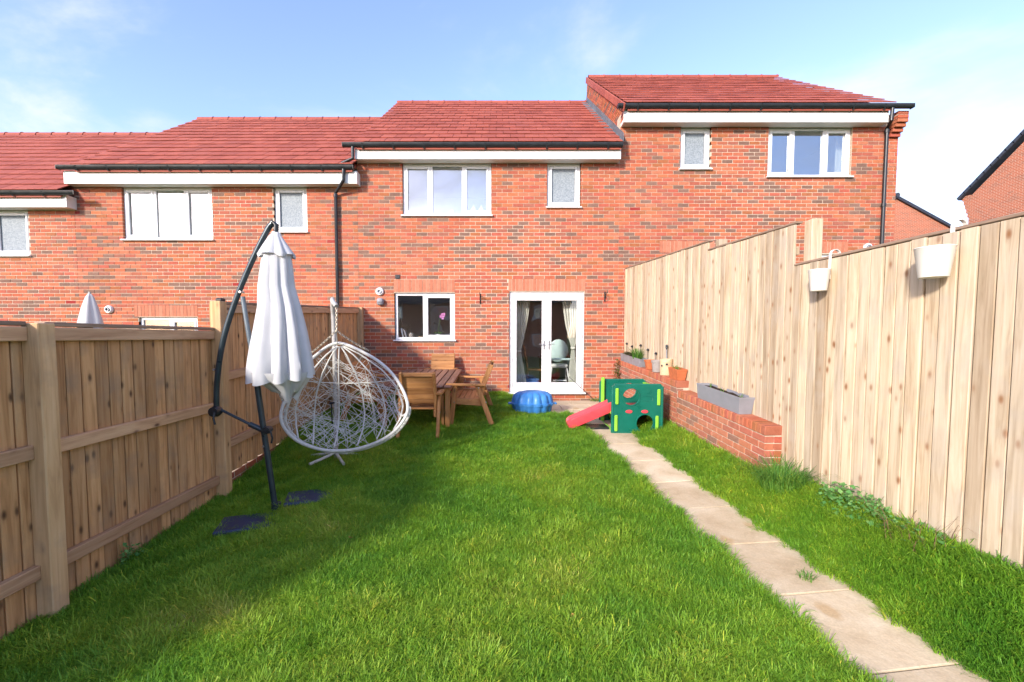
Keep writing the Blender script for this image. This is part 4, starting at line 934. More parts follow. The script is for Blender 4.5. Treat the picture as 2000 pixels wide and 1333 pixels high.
for k in range(60):
    i = 26 + int(random.random() * 84); j = min(max(i + random.randint(-9, 9), 22), 111)
    p, q = rim3[i] + Vector((0, .01, -.01)), rim3[j] + Vector((0, .10, -.035)); bl.tube([p, (p + q) / 2 + Vector((0, 0, -.012)), q], .005, 4, caps=False)
tag(bl.build('rim_binding', 'chair_white', ec), kind='stuff')
def chain(p, q, sag, name='chain'):
    mb = MB(); p, q = Vector(p), Vector(q); L_ = (q - p).length; n = int(L_ / .026)
    for i in range(n):
        t0 = (i + .5) / n; c = p.lerp(q, t0) + Vector((0, 0, -sag * 4 * t0 * (1 - t0))); d = (q - p).normalized(); a = d.orthogonal().normalized(); b_ = d.cross(a)
        if i % 2: a = b_
        mb.tube([c + d * (.021 * math.cos(u)) + a * (.011 * math.sin(u)) for u in np.linspace(0, 2 * math.pi, 9)[:-1]], .0038, 5, closed=True)
    return mb.build(name, 'chain', ec)
hk_ = Vector(stand[-1]); hz0 = Vector((at(657, 646, 5.08).x, 5.08, at(657, 646, 5.08).z)); chain(hk_ - Vector((0, 0, .02)), hz0, 0)
chain(hz0, shell(604, 696) + Vector((0, 0, .03)), .01); chain(hz0, shell(718, 690) + Vector((0, 0, .03)), .015)
MB().tube([hz0 + Vector((0, 0, .0)), shell(656, 673)], .006, 6).build('hanger', 'chair_white', ec)
MB().box((bx_.x - .05, Yst - .06, at(640, 786, Yst).z - .015), (bx_.x + .01, Yst - .03, at(640, 786, Yst).z + .01), .005).tube([(bx_.x - .03, Yst - .04, at(640, 786, Yst).z), (bx_.x - .02, Yst - .04, at(640, 830, Yst).z)], .008, 6).build('buckle_strap', 'black_plastic', ec)
# ------------------------------------------------------------------ garden table, chairs, benches
def seat_thing(name, label, cat, loc, rz, wdt, nback=6, group='wooden garden seats around the table'):
    t_ = thing(name, label, cat, loc, rz, group); hw = wdt / 2
    for s in (-1, 1):
        x = s * (hw - .02)
        MB().bar((x, .27, .0), (x, .20, .60), .045, .07, .006, up=(0, 1, 0)).build('front_leg', 'furniture_z', t_, world=False)
        MB().bar((x, -.36, .0), (x, -.14, .60), .045, .075, .006, up=(0, 1, 0)).build('rear_leg', 'furniture_z', t_, world=False)
        MB().bar((x + s * .012, -.27, .615), (x + s * .012, .34, .625), .085, .035, .008).build('arm', 'furniture_y', t_, world=False)
        MB().bar((s * (hw - .068), -.26, .33), (s * (hw - .068), .33, .37), .04, .10, .006).build('side_rail', 'furniture_y', t_, world=False)
        pts = [(s * (hw - .068), -.17, .30), (s * (hw - .068), -.23, .60), (s * (hw - .068), -.31, .80), (s * (hw - .068), -.36, .92)]
        up_ = MB()
        for p, q in zip(pts[:-1], pts[1:]): up_.bar(p, Vector(q) + (Vector(q) - Vector(p)) * .04, .042, .065, .006, up=(0, 1, 0))
        up_.build('back_upright', 'furniture_z', t_, world=False)
        for bz in ((.235, .35), (-.25, .35), (-.16, .57)):
            MB().lathe([(0, 0), (.012, 0), (.009, .006), (0, .007)], 10, Matrix.Translation((x + s * .0226, bz[0] - (.02 if bz[1] == .35 else 0), bz[1])) @ Matrix.Rotation(s * R(90), 4, 'Y')).build('bolt', 'steel', t_, world=False)
    for k in range(6):
        y = .31 - k * .088; z = .40 - .03 * math.sin(math.pi * k / 5) - (.012 * k / 5)
        MB().box((-hw + .046, y - .04, z - .011), (hw - .046, y + .04, z + .011), .004).build('seat_slat', 'table_top_wood' if False else 'furniture_x', t_, world=False)
    bp = spline([(-.20, .47), (-.235, .60), (-.30, .78), (-.355, .92)], 8); L_ = len(bp) - 1
    for k in range(nback):
        i0, i1 = bp[int(L_ * (k + .03) / nback)], bp[int(L_ * min(1, (k + 1) / nback))]; d = (i1 - i0) * .97
        MB().bar((-hw + .048, (i0[0] + i1[0]) / 2 + .035, (i0[1] + i1[1]) / 2), (hw - .048, (i0[0] + i1[0]) / 2 + .035, (i0[1] + i1[1]) / 2), float(np.hypot(*d)), .020, .004, up=(0, d[1], -d[0])).build('back_slat', 'furniture_x', t_, world=False)
    MB().bar((-hw + .048, -.327, .89), (hw - .048, -.327, .89), .05, .03, .004, up=(0, 1, 0)).build('top_rail', 'furniture_x', t_, world=False)
    return t_
TX0, TX1, TY0, TY1 = -1.80, -.70, 6.48, 8.45; TZ = g(-1.2, 6.6) - .005
tt = thing('garden_table', 'rectangular slatted wooden garden table with darker reddish top', 'table', ((TX0 + TX1) / 2, (TY0 + TY1) / 2, TZ)); th_ = .67; tilt = (g(-1.2, 8.4) - g(-1.2, 6.6)) / 1.8
def tz(y): return TZ + tilt * (y - 6.6)
ns = 9; sw = (TX1 - TX0) / ns
for k in range(ns):
    x = TX0 + (k + .5) * sw; MB().bar((x, TY0, tz(TY0) + th_ - .015 + random.uniform(-.002, .002)), (x, TY1, tz(TY1) + th_ - .015), sw - .016, .03, .006).build('top_slat', 'table_top_wood', tt)
for xx, yy_ in ((TX0 + .07, TY0 + .1), (TX1 - .07, TY0 + .1), (TX0 + .07, TY1 - .1), (TX1 - .07, TY1 - .1)): MB().box((xx - .035, yy_ - .035, g(xx, yy_) - .02), (xx + .035, yy_ + .035, tz(yy_) + th_ - .034), .006).build('leg', 'furniture_z', tt)
for xx in (TX0 + .07, TX1 - .07): MB().bar((xx, TY0 + .137, tz(TY0) + th_ - .085), (xx, TY1 - .137, tz(TY1) + th_ - .085), .035, .09, .005).build('apron', 'furniture_y', tt)
for yy_ in (TY0 + .1, TY1 - .1, (TY0 + TY1) / 2): MB().bar((TX0 + .107, yy_, tz(yy_) + th_ - .085), (TX1 - .107, yy_, tz(yy_) + th_ - .085), .035, .09, .005).build('apron', 'furniture_x', tt)
def place(x, y): return (x, y, g(x, y) - .005)
seat_thing('garden_chair', 'wooden garden armchair seen from behind, at the near end of the table', 'chair', place(-1.13, 6.40), 0, .60)
seat_thing('garden_chair', 'wooden garden armchair facing the camera between table and house wall', 'chair', place(-1.15, 8.78), math.pi, .58)
seat_thing('garden_bench', 'wooden two-seat garden bench with arms on the right of the table', 'bench', place(-.46, 7.32), math.pi / 2, 1.34)
seat_thing('garden_bench', 'wooden garden bench on the left of the table, mostly behind the hanging chair', 'bench', place(-2.12, 7.5), -math.pi / 2, 1.34)
# ------------------------------------------------------------------ play gym
GX0, GX1, GY0, GY1 = 1.68, 2.40, 6.32, 7.12; GZ = g(2.0, 6.4) - .01; GH = .72
pg = thing('play_gym', 'green plastic climbing cube with lime bars and red slide beside the brick wall', 'play gym', ((GX0 + GX1) / 2, (GY0 + GY1) / 2, GZ))
def holed(mb, r, c, rad, ya, yb, axis=1, n=40):
    x0, x1, z0, z1 = r; ang_ = sorted(set([2 * math.pi * k / n for k in range(n)] + [math.atan2(z - c[1], x - c[0]) % (2 * math.pi) for x in (x0, x1) for z in (z0, z1)])); rings = []
    for a in ang_:
        dx, dz = math.cos(a), math.sin(a); t_ = min((x1 - c[0]) / dx if dx > 1e-9 else ((x0 - c[0]) / dx if dx < -1e-9 else 1e9), (z1 - c[1]) / dz if dz > 1e-9 else ((z0 - c[1]) / dz if dz < -1e-9 else 1e9))
        rings.append(((c[0] + rad * dx, c[1] + rad * dz), (c[0] + t_ * dx, c[1] + t_ * dz)))
    P = (lambda q, y: (q[0], y, q[1])) if axis == 1 else (lambda q, y: (y, q[0], q[1])); m_ = len(rings); v = []
    for i_, o_ in rings: v += [P(i_, ya), P(o_, ya), P(i_, yb), P(o_, yb)]
    f = []
    for k in range(m_):
        a, b_ = 4 * k, 4 * ((k + 1) % m_); f += [(a, a + 1, b_ + 1, b_), (a + 2, b_ + 2, b_ + 3, a + 3), (a, b_, b_ + 2, a + 2)]
        p0, p1 = rings[k][1], rings[(k + 1) % m_][1]; f.append((a + 1, a + 3, b_ + 3, b_ + 1))
    mb.add(v, f)
def panel(ya, yb, flip=False):
    mb = MB(); mid = GZ + GH * .47; s_ = lambda x: (GX0 + GX1 - x) if flip else x
    holed(mb, (GX0, GX1, mid, GZ + GH), (s_(GX0 + .265), GZ + GH * .765), .125, ya, yb); holed(mb, (GX0, GX1, GZ, mid), (s_(GX0 + .47), GZ + .165), .128, ya, yb)
    o = mb.build('panel', 'green_plastic', pg)
    for cz_, cx_ in ((GZ + GH * .765, s_(GX0 + .265)), (GZ + .165, s_(GX0 + .47))): MB().tube([(cx_ + .13 * math.cos(a), ya - .002, cz_ + .13 * math.sin(a)) for a in np.linspace(0, 2 * math.pi, 33)[:-1]], .009, 6, closed=True).build('hole_rim', 'green_plastic', o, smooth=True)
    for xx in (GX0, GX1): MB().tube([(xx, (ya + yb) / 2, GZ + .02), (xx, (ya + yb) / 2, GZ + GH - .02)], .024, 10).build('corner_bead', 'green_plastic', o, smooth=True)
    MB().tube([(GX0 + .02, (ya + yb) / 2, GZ + GH), (GX1 - .02, (ya + yb) / 2, GZ + GH)], .022, 10).build('top_bead', 'green_plastic', o, smooth=True)
    if not flip:
        for xx, zz in ((GX0 + .055, .56), (GX1 - .055, .545), (GX0 + .045, .165), (GX1 - .075, .155)): MB().box((xx - .024, ya - .022, GZ + zz - .12), (xx + .024, ya + .002, GZ + zz + .12), .012).build('lime_bar', 'lime_plastic', pg)
        for xx in (GX0 + .235, GX0 + .465): MB().lathe([(0, .012), (.045, .010), (.052, 0)], 20, Matrix.Translation((xx, ya, GZ + .335)) @ Matrix.Rotation(R(90), 4, 'X') @ Matrix.Diagonal((1, .5, 1, 1))).build('red_plug', 'red_plastic', pg, smooth=True)
        MB().tube(spline([(GX0 + .41, ya - .001, GZ + .555), (GX0 + .56, ya - .001, GZ + .555), (GX0 + .575, ya - .001, GZ + .525), (GX0 + .56, ya - .001, GZ + .495), (GX0 + .41, ya - .001, GZ + .495), (GX0 + .395, ya - .001, GZ + .525)], 4, True), .004, 5, closed=True).build('raised_badge', 'green_plastic', pg)
    return o
panel(GY0, GY0 + .04); panel(GY1 - .04, GY1, True)
MB().box((GX0 + .05, GY0 + .05, GZ + .31), (GX1 - .05, GY1 - .05, GZ + .35), .008).build('platform', 'red_plastic', pg)
sd_ = MB(); holed(sd_, (GY0 + .045, GY1 - .045, GZ + .36, GZ + GH - .03), ((GY0 + GY1) / 2, GZ + .54), .11, GX1 - .04, GX1, 0); holed(sd_, (GY0 + .045, GY1 - .045, GZ, GZ + .36), ((GY0 + GY1) / 2, GZ + .17), .12, GX1 - .04, GX1, 0); sd_.build('side_panel', 'lime_plastic', pg)
for yy_ in (GY0 + .075, GY1 - .075): MB().box((GX0 - .005, yy_ - .03, GZ + .005), (GX0 + .05, yy_ + .03, GZ + GH + (.05 if yy_ > 6.8 else -.04)), .014).build('lime_post', 'lime_plastic', pg)
MB().box((GX0 + .0, GY0 + .106, GZ + .005), (GX0 + .04, GY1 - .106, GZ + .06), .01).box((GX0, GY0 + .106, GZ + .27), (GX0 + .04, GY1 - .106, GZ + .31), .01).build('side_rail', 'lime_plastic', pg)
sl0, sl1 = Vector((GX0 + .02, 0, GZ + .40)), Vector((1.06, 0, g(1.1, 6.5) + .10)); ch = MB(); ya, yb = GY0 + .16, GY0 + .46
cs = [(ya, 0), (ya + .004, .075), (ya + .03, .08), (ya + .045, .02), (yb - .045, .02), (yb - .03, .08), (yb - .004, .075), (yb, 0), (yb - .012, -.075), (ya + .012, -.075)]
stn = []
for k, t_ in enumerate((0, .04, .25, .5, .75, .92, .985, 1.0)):
    p = sl0.lerp(sl1, t_); sq = 1 if t_ < .95 else (.8 if t_ < .99 else .45)
    stn.append([(p.x, (ya + yb) / 2 + (q[0] - (ya + yb) / 2) * (.94 if sq < 1 else 1), p.z + q[1] * sq - .03) for q in cs])
n_ = len(cs); v = [p for s_ in stn for p in s_]; f = [(i * n_ + j, i * n_ + (j + 1) % n_, (i + 1) * n_ + (j + 1) % n_, (i + 1) * n_ + j) for i in range(len(stn) - 1) for j in range(n_)]
f += [tuple(range(n_)), tuple(reversed(range((len(stn) - 1) * n_, len(stn) * n_)))]
o = ch.add(v, f).build('slide', 'red_plastic', pg, smooth=50); md = o.modifiers.new('bevel', 'BEVEL'); md.width = .012; md.segments = 2; md.limit_method = 'ANGLE'
t_ = thing('drain_grate', 'dark slotted drain grate on the path beside the slide', 'grate', (1.50, 6.62, g(1.5, 6.6) + .012))
MB().box((-.17, -.13, -.01), (.17, -.11, .022)).box((-.17, .11, -.01), (.17, .13, .022)).box((-.17, -.11, -.01), (-.15, .11, .022)).box((.15, -.11, -.01), (.17, .11, .022)).build('frame', 'black_plastic', t_, world=False)
for k in range(9): MB().box((-.145 + k * .034, -.109, -.008), (-.125 + k * .034, .109, .02)).build('bar', 'black_plastic', t_, world=False)
# ------------------------------------------------------------------ blue shell sandpit
c_ = at(1039, 806, 7.80); sp_ = thing('sandpit', 'blue plastic clam-shell sandpit with closed lid on the patio edge', 'sandpit', (c_.x, 7.72, -.118)); sn = 96
def shellring(r_, z, sc_=.09, pk=14): return [(r_ * (1 + sc_ * (abs(math.cos(pk * a / 2)) - .5)) * math.cos(a), r_ * .82 * (1 + sc_ * (abs(math.cos(pk * a / 2)) - .5)) * math.sin(a), z) for a in [2 * math.pi * k / sn for k in range(sn)]]
def rings(rs, name, m_, parent):
    v = [p for q in rs for p in q]; mb = MB().add(v, [(i * sn + j, i * sn + (j + 1) % sn, (i + 1) * sn + (j + 1) % sn, (i + 1) * sn + j) for i in range(len(rs) - 1) for j in range(sn)] + [tuple(reversed(range(sn))), tuple(range((len(rs) - 1) * sn, len(rs) * sn))]); return mb.build(name, m_, parent, smooth=50, world=False)
rings([shellring(.30, .0), shellring(.32, .01), shellring(.345, .14), shellring(.355, .16), shellring(.375, .165), shellring(.375, .185)], 'tray', 'blue_plastic', sp_)
rings([shellring(.38, .187), shellring(.382, .20), shellring(.355, .205), shellring(.345, .25, .12), shellring(.315, .34, .15), shellring(.25, .385, .13), shellring(.15, .405, .08), shellring(.02, .41, .0)], 'lid', 'blue_plastic', sp_)
for s in (-1, 1): MB().box((s * .40 - .035, -.05, .165), (s * .40 + .035, .05, .20), .012).build('handle', 'blue_plastic', sp_, world=False)
# ------------------------------------------------------------------ neighbour's parasol tip beyond the left fence
nb = at(178, 632, 7.3); n_p = thing('parasol', 'folded white parasol tip showing above the left fence in the next garden', 'parasol', (nb.x, 7.3, -.3))
n_ = 40; lvls = [(at(178, 574, 7.3).z, .02), (at(178, 580, 7.3).z, .05), (at(178, 600, 7.3).z, .10), (at(178, 632, 7.3).z, .155), (.7, .20), (.2, .22)]
v = [(nb.x + r_ * (1 + .13 * math.cos(5 * a)) * math.cos(a), 7.3 + r_ * (1 + .13 * math.cos(5 * a)) * math.sin(a), z) for z, r_ in lvls for a in [2 * math.pi * k / n_ for k in range(n_)]]
MB().add(v, [(i * n_ + j, (i + 1) * n_ + j, (i + 1) * n_ + (j + 1) % n_, i * n_ + (j + 1) % n_) for i in range(5) for j in range(n_)] + [tuple(range(n_))]).build('canopy', 'canopy', n_p, smooth=60)
MB().tube([(nb.x, 7.3, -.3), (nb.x, 7.3, lvls[0][0] + .03)], .02, 8).build('pole', 'stand_grey', n_p)
MB().lathe([(0, -.3), (.25, -.3), (.24, -.26), (.05, -.22), (0, -.22)], 20, Matrix.Translation((nb.x, 7.3, 0))).build('base', 'slab_black', n_p)
# ------------------------------------------------------------------ things seen through the glass
def curtain(label, edges, yc=9.66):
    n, m_ = 40, 26; v = []
    zs_ = [e[2] for e in edges]
    for j in range(m_ + 1):
        z = zs_[0] + (zs_[-1] - zs_[0]) * j / m_; k = np.interp(-z, [-q for q in zs_], range(len(zs_))); a = np.interp(k, range(len(zs_)), [e[0] for e in edges]); b_ = np.interp(k, range(len(zs_)), [e[1] for e in edges])
        for i in range(n + 1): u = i / n; v.append((a + (b_ - a) * u, yc + .025 * math.sin(u * 6.5 * 2 * math.pi + .4 * math.sin(j * .3)) * min(1, (b_ - a) / .2), z))
    t_ = thing('curtain', label, 'curtain', ((edges[0][0] + edges[0][1]) / 2, yc, .03)); MB().add(v, [(j * (n + 1) + i, j * (n + 1) + i + 1, (j + 1) * (n + 1) + i + 1, (j + 1) * (n + 1) + i) for j in range(m_) for i in range(n)]).build('drape', 'curtain', t_, smooth=80)
    e = min(edges, key=lambda q: q[1] - q[0]); MB().box((e[0] - .012, yc - .04, e[2] - .025), (e[1] + .012, yc + .04, e[2] + .02), .01).build('tie_back', 'curtain', t_)
    MB().tube([(edges[0][0] - .05, yc, edges[0][2] + .01), (edges[0][1] + .05, yc, edges[0][2] + .01)], .012, 8).build('curtain_rod', 'steel', t_)
W_ = lambda x: wx(x, 660, 9.66)
curtain('left cream curtain tied back inside the french doors', [(W_(1002), W_(1036), 2.12), (W_(1003), W_(1030), 1.6), (W_(1006), W_(1022), 1.15), (W_(1010), W_(1017), .93), (W_(1007), W_(1023), .6), (W_(1006), W_(1031), .03)])
curtain('right cream curtain tied back inside the french doors', [(W_(1096), W_(1133), 2.12), (W_(1104), W_(1131), 1.5), (W_(1112), W_(1127), 1.15), (W_(1116), W_(1122), 1.0), (W_(1112), W_(1126), .6), (W_(1110), W_(1131), .03)])
hx_ = wx(1091, 700, 10.1); t_ = thing('high_chair', 'pale mint baby high chair behind the right glass door', 'high chair', (hx_, 10.1, .022))
v = []; n_ = 24
MB().lathe([(0, .04), (.2, .03), (.235, 0), (.2, -.02), (0, -.03)], 28, Matrix.Translation((0, .10, .90)) @ Matrix.Rotation(R(100), 4, 'X') @ Matrix.Diagonal((1, 1.15, 1, 1))).build('backrest', 'mint', t_, smooth=True, world=False)
MB().box((-.2, -.2, .52), (.2, .12, .60), .03).build('seat', 'white_item', t_, world=False); MB().box((-.24, -.40, .70), (.24, -.18, .74), .02).build('tray', 'mint', t_, world=False)
for sx in (-1, 1):
    for sy in (-1, 1): MB().tube([(sx * .17, sy * .12, .54), (sx * .25, sy * .27, .0)], .018, 8).build('leg', 'white_item', t_, world=False)
    MB().tube([(sx * .21, .05, .56), (sx * .235, -.1, .72), (sx * .23, -.2, .72)], .015, 8).build('arm', 'mint', t_, world=False)
MB().box((-.15, -.3, .22), (.15, -.2, .25), .008).build('footrest', 'white_item', t_, world=False)
def dining(label, x, y, rz):
    t_ = thing('dining_chair', label, 'chair', (x, y, .022), rz)
    MB().box((-.21, -.21, .43), (.21, .21, .47), .01).build('seat', 'indoor_wood', t_, world=False)
    for sx in (-1, 1):
        MB().bar((sx * .18, .19, 0), (sx * .18, .19, .43), .04, .04, .004, up=(0, 1, 0)).build('leg', 'indoor_wood', t_, world=False)
        MB().bar((sx * .18, -.19, 0), (sx * .18, -.19, .47), .04, .04, .004, up=(0, 1, 0)).bar((sx * .18, -.19, .46), (sx * .18, -.28, 1.02), .04, .035, .004, up=(0, 1, 0)).build('back_leg', 'indoor_wood', t_, world=False)
    for z in (.62, .76, .92): MB().bar((-.17, -.2 - .09 * (z - .46) / .56, z), (.17, -.2 - .09 * (z - .46) / .56, z), .02, .07, .004).build('back_slat', 'indoor_wood', t_, world=False)
dining('wooden dining chair side-on behind the left glass door', wx(1046, 700, 10.35), 10.35, -math.pi / 2)
xt = wx(1060, 700, 10.4); t_ = thing('dining_table', 'wooden dining table inside the house behind the door frame', 'table', (xt + .5, 10.75, .022))
MB().box((-.55, -.45, .70), (.55, .45, .74), .006).build('table_top', 'indoor_wood', t_, world=False)
for sx in (-1, 1):
    for sy in (-1, 1): MB().box((sx * .48 - .035, sy * .38 - .035, 0), (sx * .48 + .035, sy * .38 + .035, .70), .004).build('leg', 'indoor_wood', t_, world=False)
x_ = wx(1037, 735, 10.0); t_ = thing('storage_box', 'blue lidded storage box on the floor behind the left glass door', 'box', (x_, 9.98, .022))
MB().box((-.17, -.13, 0), (.17, .13, .24), .02).build('tub', 'blue_item', t_, world=False); MB().box((-.18, -.14, .242), (.18, .14, .27), .01).build('lid', 'blue_item', t_, world=False)
# window sill goods
zs = rC3[2] + .05; sb = MB().box((rC3[0] + .01, 9.43, zs - .04), (rC3[1] - .01, 9.80, zs), .004); sb.build('inner_sill', 'upvc', C[0])
for i, (px_, hh, tl, cm_) in enumerate(((778, .24, .10, 'white_item'), (782, .22, .16, 'dark_item'), (787, .23, .2, 'white_item'), (793, .2, .28, 'grey_plastic'))):
    x_ = wx(px_, 650, 9.55); v, f = box_geo(.028, .17, hh, .003)
    o = MB().add(v, f, Matrix.Translation((x_, 9.56, zs + hh / 2 + .002)) @ Matrix.Rotation(-tl, 4, 'Y')).build('book', cm_); tag(o, ['upright white book at the left end of the kitchen window sill', 'dark slanting book on the kitchen window sill', 'white slanting book on the kitchen window sill', 'grey book leaning furthest over on the kitchen window sill'][i], 'book', 'books on the kitchen sill')
x_ = wx(803, 655, 9.56); t_ = thing('storage_jar', 'small glass-lidded jar beside the books on the kitchen sill', 'jar', (x_, 9.56, zs)); MB().lathe([(0, 0), (.045, 0), (.05, .01), (.05, .10), (.04, .115), (0, .115)], 18).build('jar_body', 'grey_clay', t_, smooth=40, world=False); MB().lathe([(.043, .116), (.043, .135), (0, .14)], 18).build('lid', 'steel', t_, smooth=40, world=False)
x_ = wx(822, 655, 9.56); t_ = thing('bowl', 'small cream bowl beside the window mullion on the kitchen sill', 'bowl', (x_, 9.56, zs)); MB().lathe([(0, 0), (.03, 0), (.06, .055), (.054, .055), (.028, .008), (0, .008)], 20).build('bowl_body', 'cream_clay', t_, smooth=40, world=False)
x_ = wx(856, 655, 9.55); t_ = thing('orchid', 'potted orchid with pink flowers in the kitchen window', 'plant', (x_, 9.56, zs)); MB().lathe([(0, 0), (.045, 0), (.06, .10), (.052, .10), (.04, .01), (0, .01)], 20).build('pot', 'white_item', t_, smooth=40, world=False)
lf = MB()
for a in np.linspace(0, 6, 8):
    d = Vector((math.cos(a), math.sin(a) * .6, 0)); s_ = Vector((-d.y, d.x, 0)) * .022; p0, p1, p2 = Vector((0, 0, .09)), d * .09 + Vector((0, 0, .15)), d * .19 + Vector((0, 0, .10)); lf.add([p0, p1 + s_, p2, p1 - s_], [(0, 1, 2, 3)])
lf.build('leaf', 'leaf', t_, world=False); MB().tube(spline([(0, 0, .09), (.02, 0, .3), (.06, 0, .48), (.12, 0, .52)], 5), .004, 5).build('stem', 'leaf', t_, world=False)
for q in ((.06, .49), (.09, .53), (.12, .50), (.10, .45), (.13, .54)):
    fm = MB()
    for k in range(5): a = 2 * math.pi * k / 5; fm.add([(0, 0, 0), (.025 * math.cos(a - .5), -.006, .025 * math.sin(a - .5)), (.036 * math.cos(a), -.002, .036 * math.sin(a)), (.025 * math.cos(a + .5), -.006, .025 * math.sin(a + .5))], [(0, 1, 2, 3)])
    fm.build('flower', 'orchid_pink', t_, world=False).location = (q[0], -.02, q[1])
zs = rC1[2] + .05; MB().box((rC1[0] + .01, 9.43, zs - .04), (rC1[1] - .01, 9.80, zs), .004).build('inner_sill', 'upvc', C[0])
for i, px_ in enumerate((925, 940)):
    t_ = thing('bottle', ['white bottle, left of the two in the upstairs window', 'white bottle, right of the two in the upstairs window'][i], 'bottle', (wx(px_, 410, 9.5), 9.5, zs), group='bottles on the upstairs sill')
    MB().lathe([(0, 0), (.05, 0), (.053, .01), (.053, .16), (.02, .20), (0, .20)], 18).build('bottle_body', 'white_item', t_, smooth=40, world=False); MB().lathe([(.02, .201), (.02, .235), (0, .236)], 12).build('cap', 'white_item', t_, smooth=40, world=False)
x_ = wx(882, 412, 9.5); t_ = thing('carton', 'little white carton in the middle pane of the upstairs window', 'carton', (x_, 9.5, zs)); MB().box((-.045, -.03, 0), (.045, .03, .12), .004).build('carton_body', 'white_item', t_, world=False); MB().box((-.04, -.025, .1205), (.04, .025, .135), .003).build('flap', 'white_item', t_, world=False)
def netcurtain(label, a, b_, z0, z1):
    t_ = thing('net_curtain', label, 'curtain', ((a + b_) / 2, 9.68, z0)); n, m_ = 60, 2
    v = [(a + (b_ - a) * i / n, 9.68 + .02 * math.sin(i * 1.3), z0 + (z1 - z0) * j / m_) for j in range(m_ + 1) for i in range(n + 1)]
    MB().add(v, [(j * (n + 1) + i, j * (n + 1) + i + 1, (j + 1) * (n + 1) + i + 1, (j + 1) * (n + 1) + i) for j in range(m_) for i in range(n)]).build('drape', 'curtain', t_, smooth=80)
    MB().tube([(a, 9.68, z1 + .01), (b_, 9.68, z1 + .01)], .01, 8).build('curtain_rod', 'steel', t_)
netcurtain('white net curtain in the upstairs window of the house on the left', wx(300, 400, 9.68), wx(375, 400, 9.68), rB1[2] - .2, rB1[3] + .0)
netcurtain('single white curtain at the right of the tall house upstairs window', wx(1632, 300, 9.68), wx(1650, 300, 9.68), rD2[2] - .2, rD2[3] + .0)
# cane leaning on the door
p, q = at(1163, 780, 9.12), at(1113, 738, 9.31); t_ = thing('garden_cane', 'thin dark cane leaning against the right french door', 'cane', (p.x, p.y, -.117)); MB().tube([(p.x, p.y, -.112), tuple(q)], .006, 6).build('cane_rod', 'dark_metal', t_); MB().lathe([(0, -.008), (.009, -.008), (.009, .02), (0, .02)], 8, Matrix.Translation(q)).build('tip', 'black_plastic', t_)
# ------------------------------------------------------------------ plants along the right
def plant(name, label, loc, mbs, cat='plant', group=None):
    t_ = thing(name, label, cat, loc, group=group)
    for nm, mb, mm in mbs: mb.build(nm, mm, t_, world=False)
    return t_
Yw = 4.12; xw = fence_x(Yw) - .26
plant('grass_tuft', 'large arching tuft of long grass at the end of the brick wall', place(xw, Yw), [('blades', blades(MB(), 420, .30, .17, 1.15, .007), 'leaf')])
Yw = 3.45; xw = fence_x(Yw) - .16
lc = leaf_cloud(MB(), 620, (.13, .36), (.02, .25), .036); plant('weed', 'bushy blue-green weed growing against the right fence', place(xw, Yw), [('leaves', lc, 'weed_leaf'), ('stems', blades(MB(), 40, .22, .2, .5, .006), 'leaf')])
Yw = 2.95; xw = fence_x(Yw) - .14
plant('weed', 'smaller weed with wiry stems between the bushy weed and the right edge', place(xw, Yw), [('leaves', leaf_cloud(MB(), 180, (.1, .26), (.0, .14), .04), 'weed_leaf'), ('stems', blades(MB(), 50, .26, .18, .9, .005), 'dry_stem')])
Yw = 2.98; plant('weed', 'tiny grass weed in the joint between two path slabs', (path_x(Yw) + .1, Yw, g(path_x(Yw), Yw) + .012), [('blades', blades(MB(), 60, .05, .05, 1.0, .005), 'leaf')])
Yw = 8.95; plant('climber', 'brown and green climbing plant at the far end of the brick wall by the house', (wall_x(Yw) - .07, Yw, -.12), [('leaves', leaf_cloud(MB(), 380, (.07, .16), (.0, 1.0), .045), 'brown_leaf'), ('stems', blades(MB(), 14, .7, .06, .1, .012), 'dry_stem')])
Yw = 9.18; plant('weed', 'small green weed at the patio corner behind the slide', (wx(1163, 768, 9.2), Yw, -.118), [('blades', blades(MB(), 70, .09, .11, 1.0, .008), 'leaf')])
Yw = 3.35; plant('weed', 'small dark weed at the foot of the left fence', (-2.90, Yw, g(-2.9, Yw)), [('leaves', leaf_cloud(MB(), 90, (.05, .10), (.02, .2), .03), 'weed_leaf'), ('stems', blades(MB(), 20, .2, .05, .4, .004), 'leaf')])
for (lx, ly), lb in (((686, 1050), 'small yellow fallen leaf on the lawn right of the parasol base'), ((1120, 1205), 'small brown fallen leaf on the lawn left of the path')):
    d = ray(lx, ly); t_ = 2.0
    while CAM_Z + d[2] * t_ > g(d[0] * t_, d[1] * t_) + .055: t_ += .005
    p = Vector((d[0] * t_, d[1] * t_, CAM_Z + d[2] * t_)); o = MB().add([(-.028, 0, .004), (-.012, .016, .002), (.012, .017, 0), (.03, 0, .008), (.012, -.015, .001), (-.012, -.016, .003), (.0, 0, -.006)], [(0, 6, 1), (1, 6, 2), (2, 6, 3), (3, 6, 4), (4, 6, 5), (5, 6, 0)]).build('fallen_leaf', 'leaf_fallen'); o.location = p; o.rotation_euler = (.35, .1, lx * .7); tag(o, lb, 'leaf', 'fallen leaves')
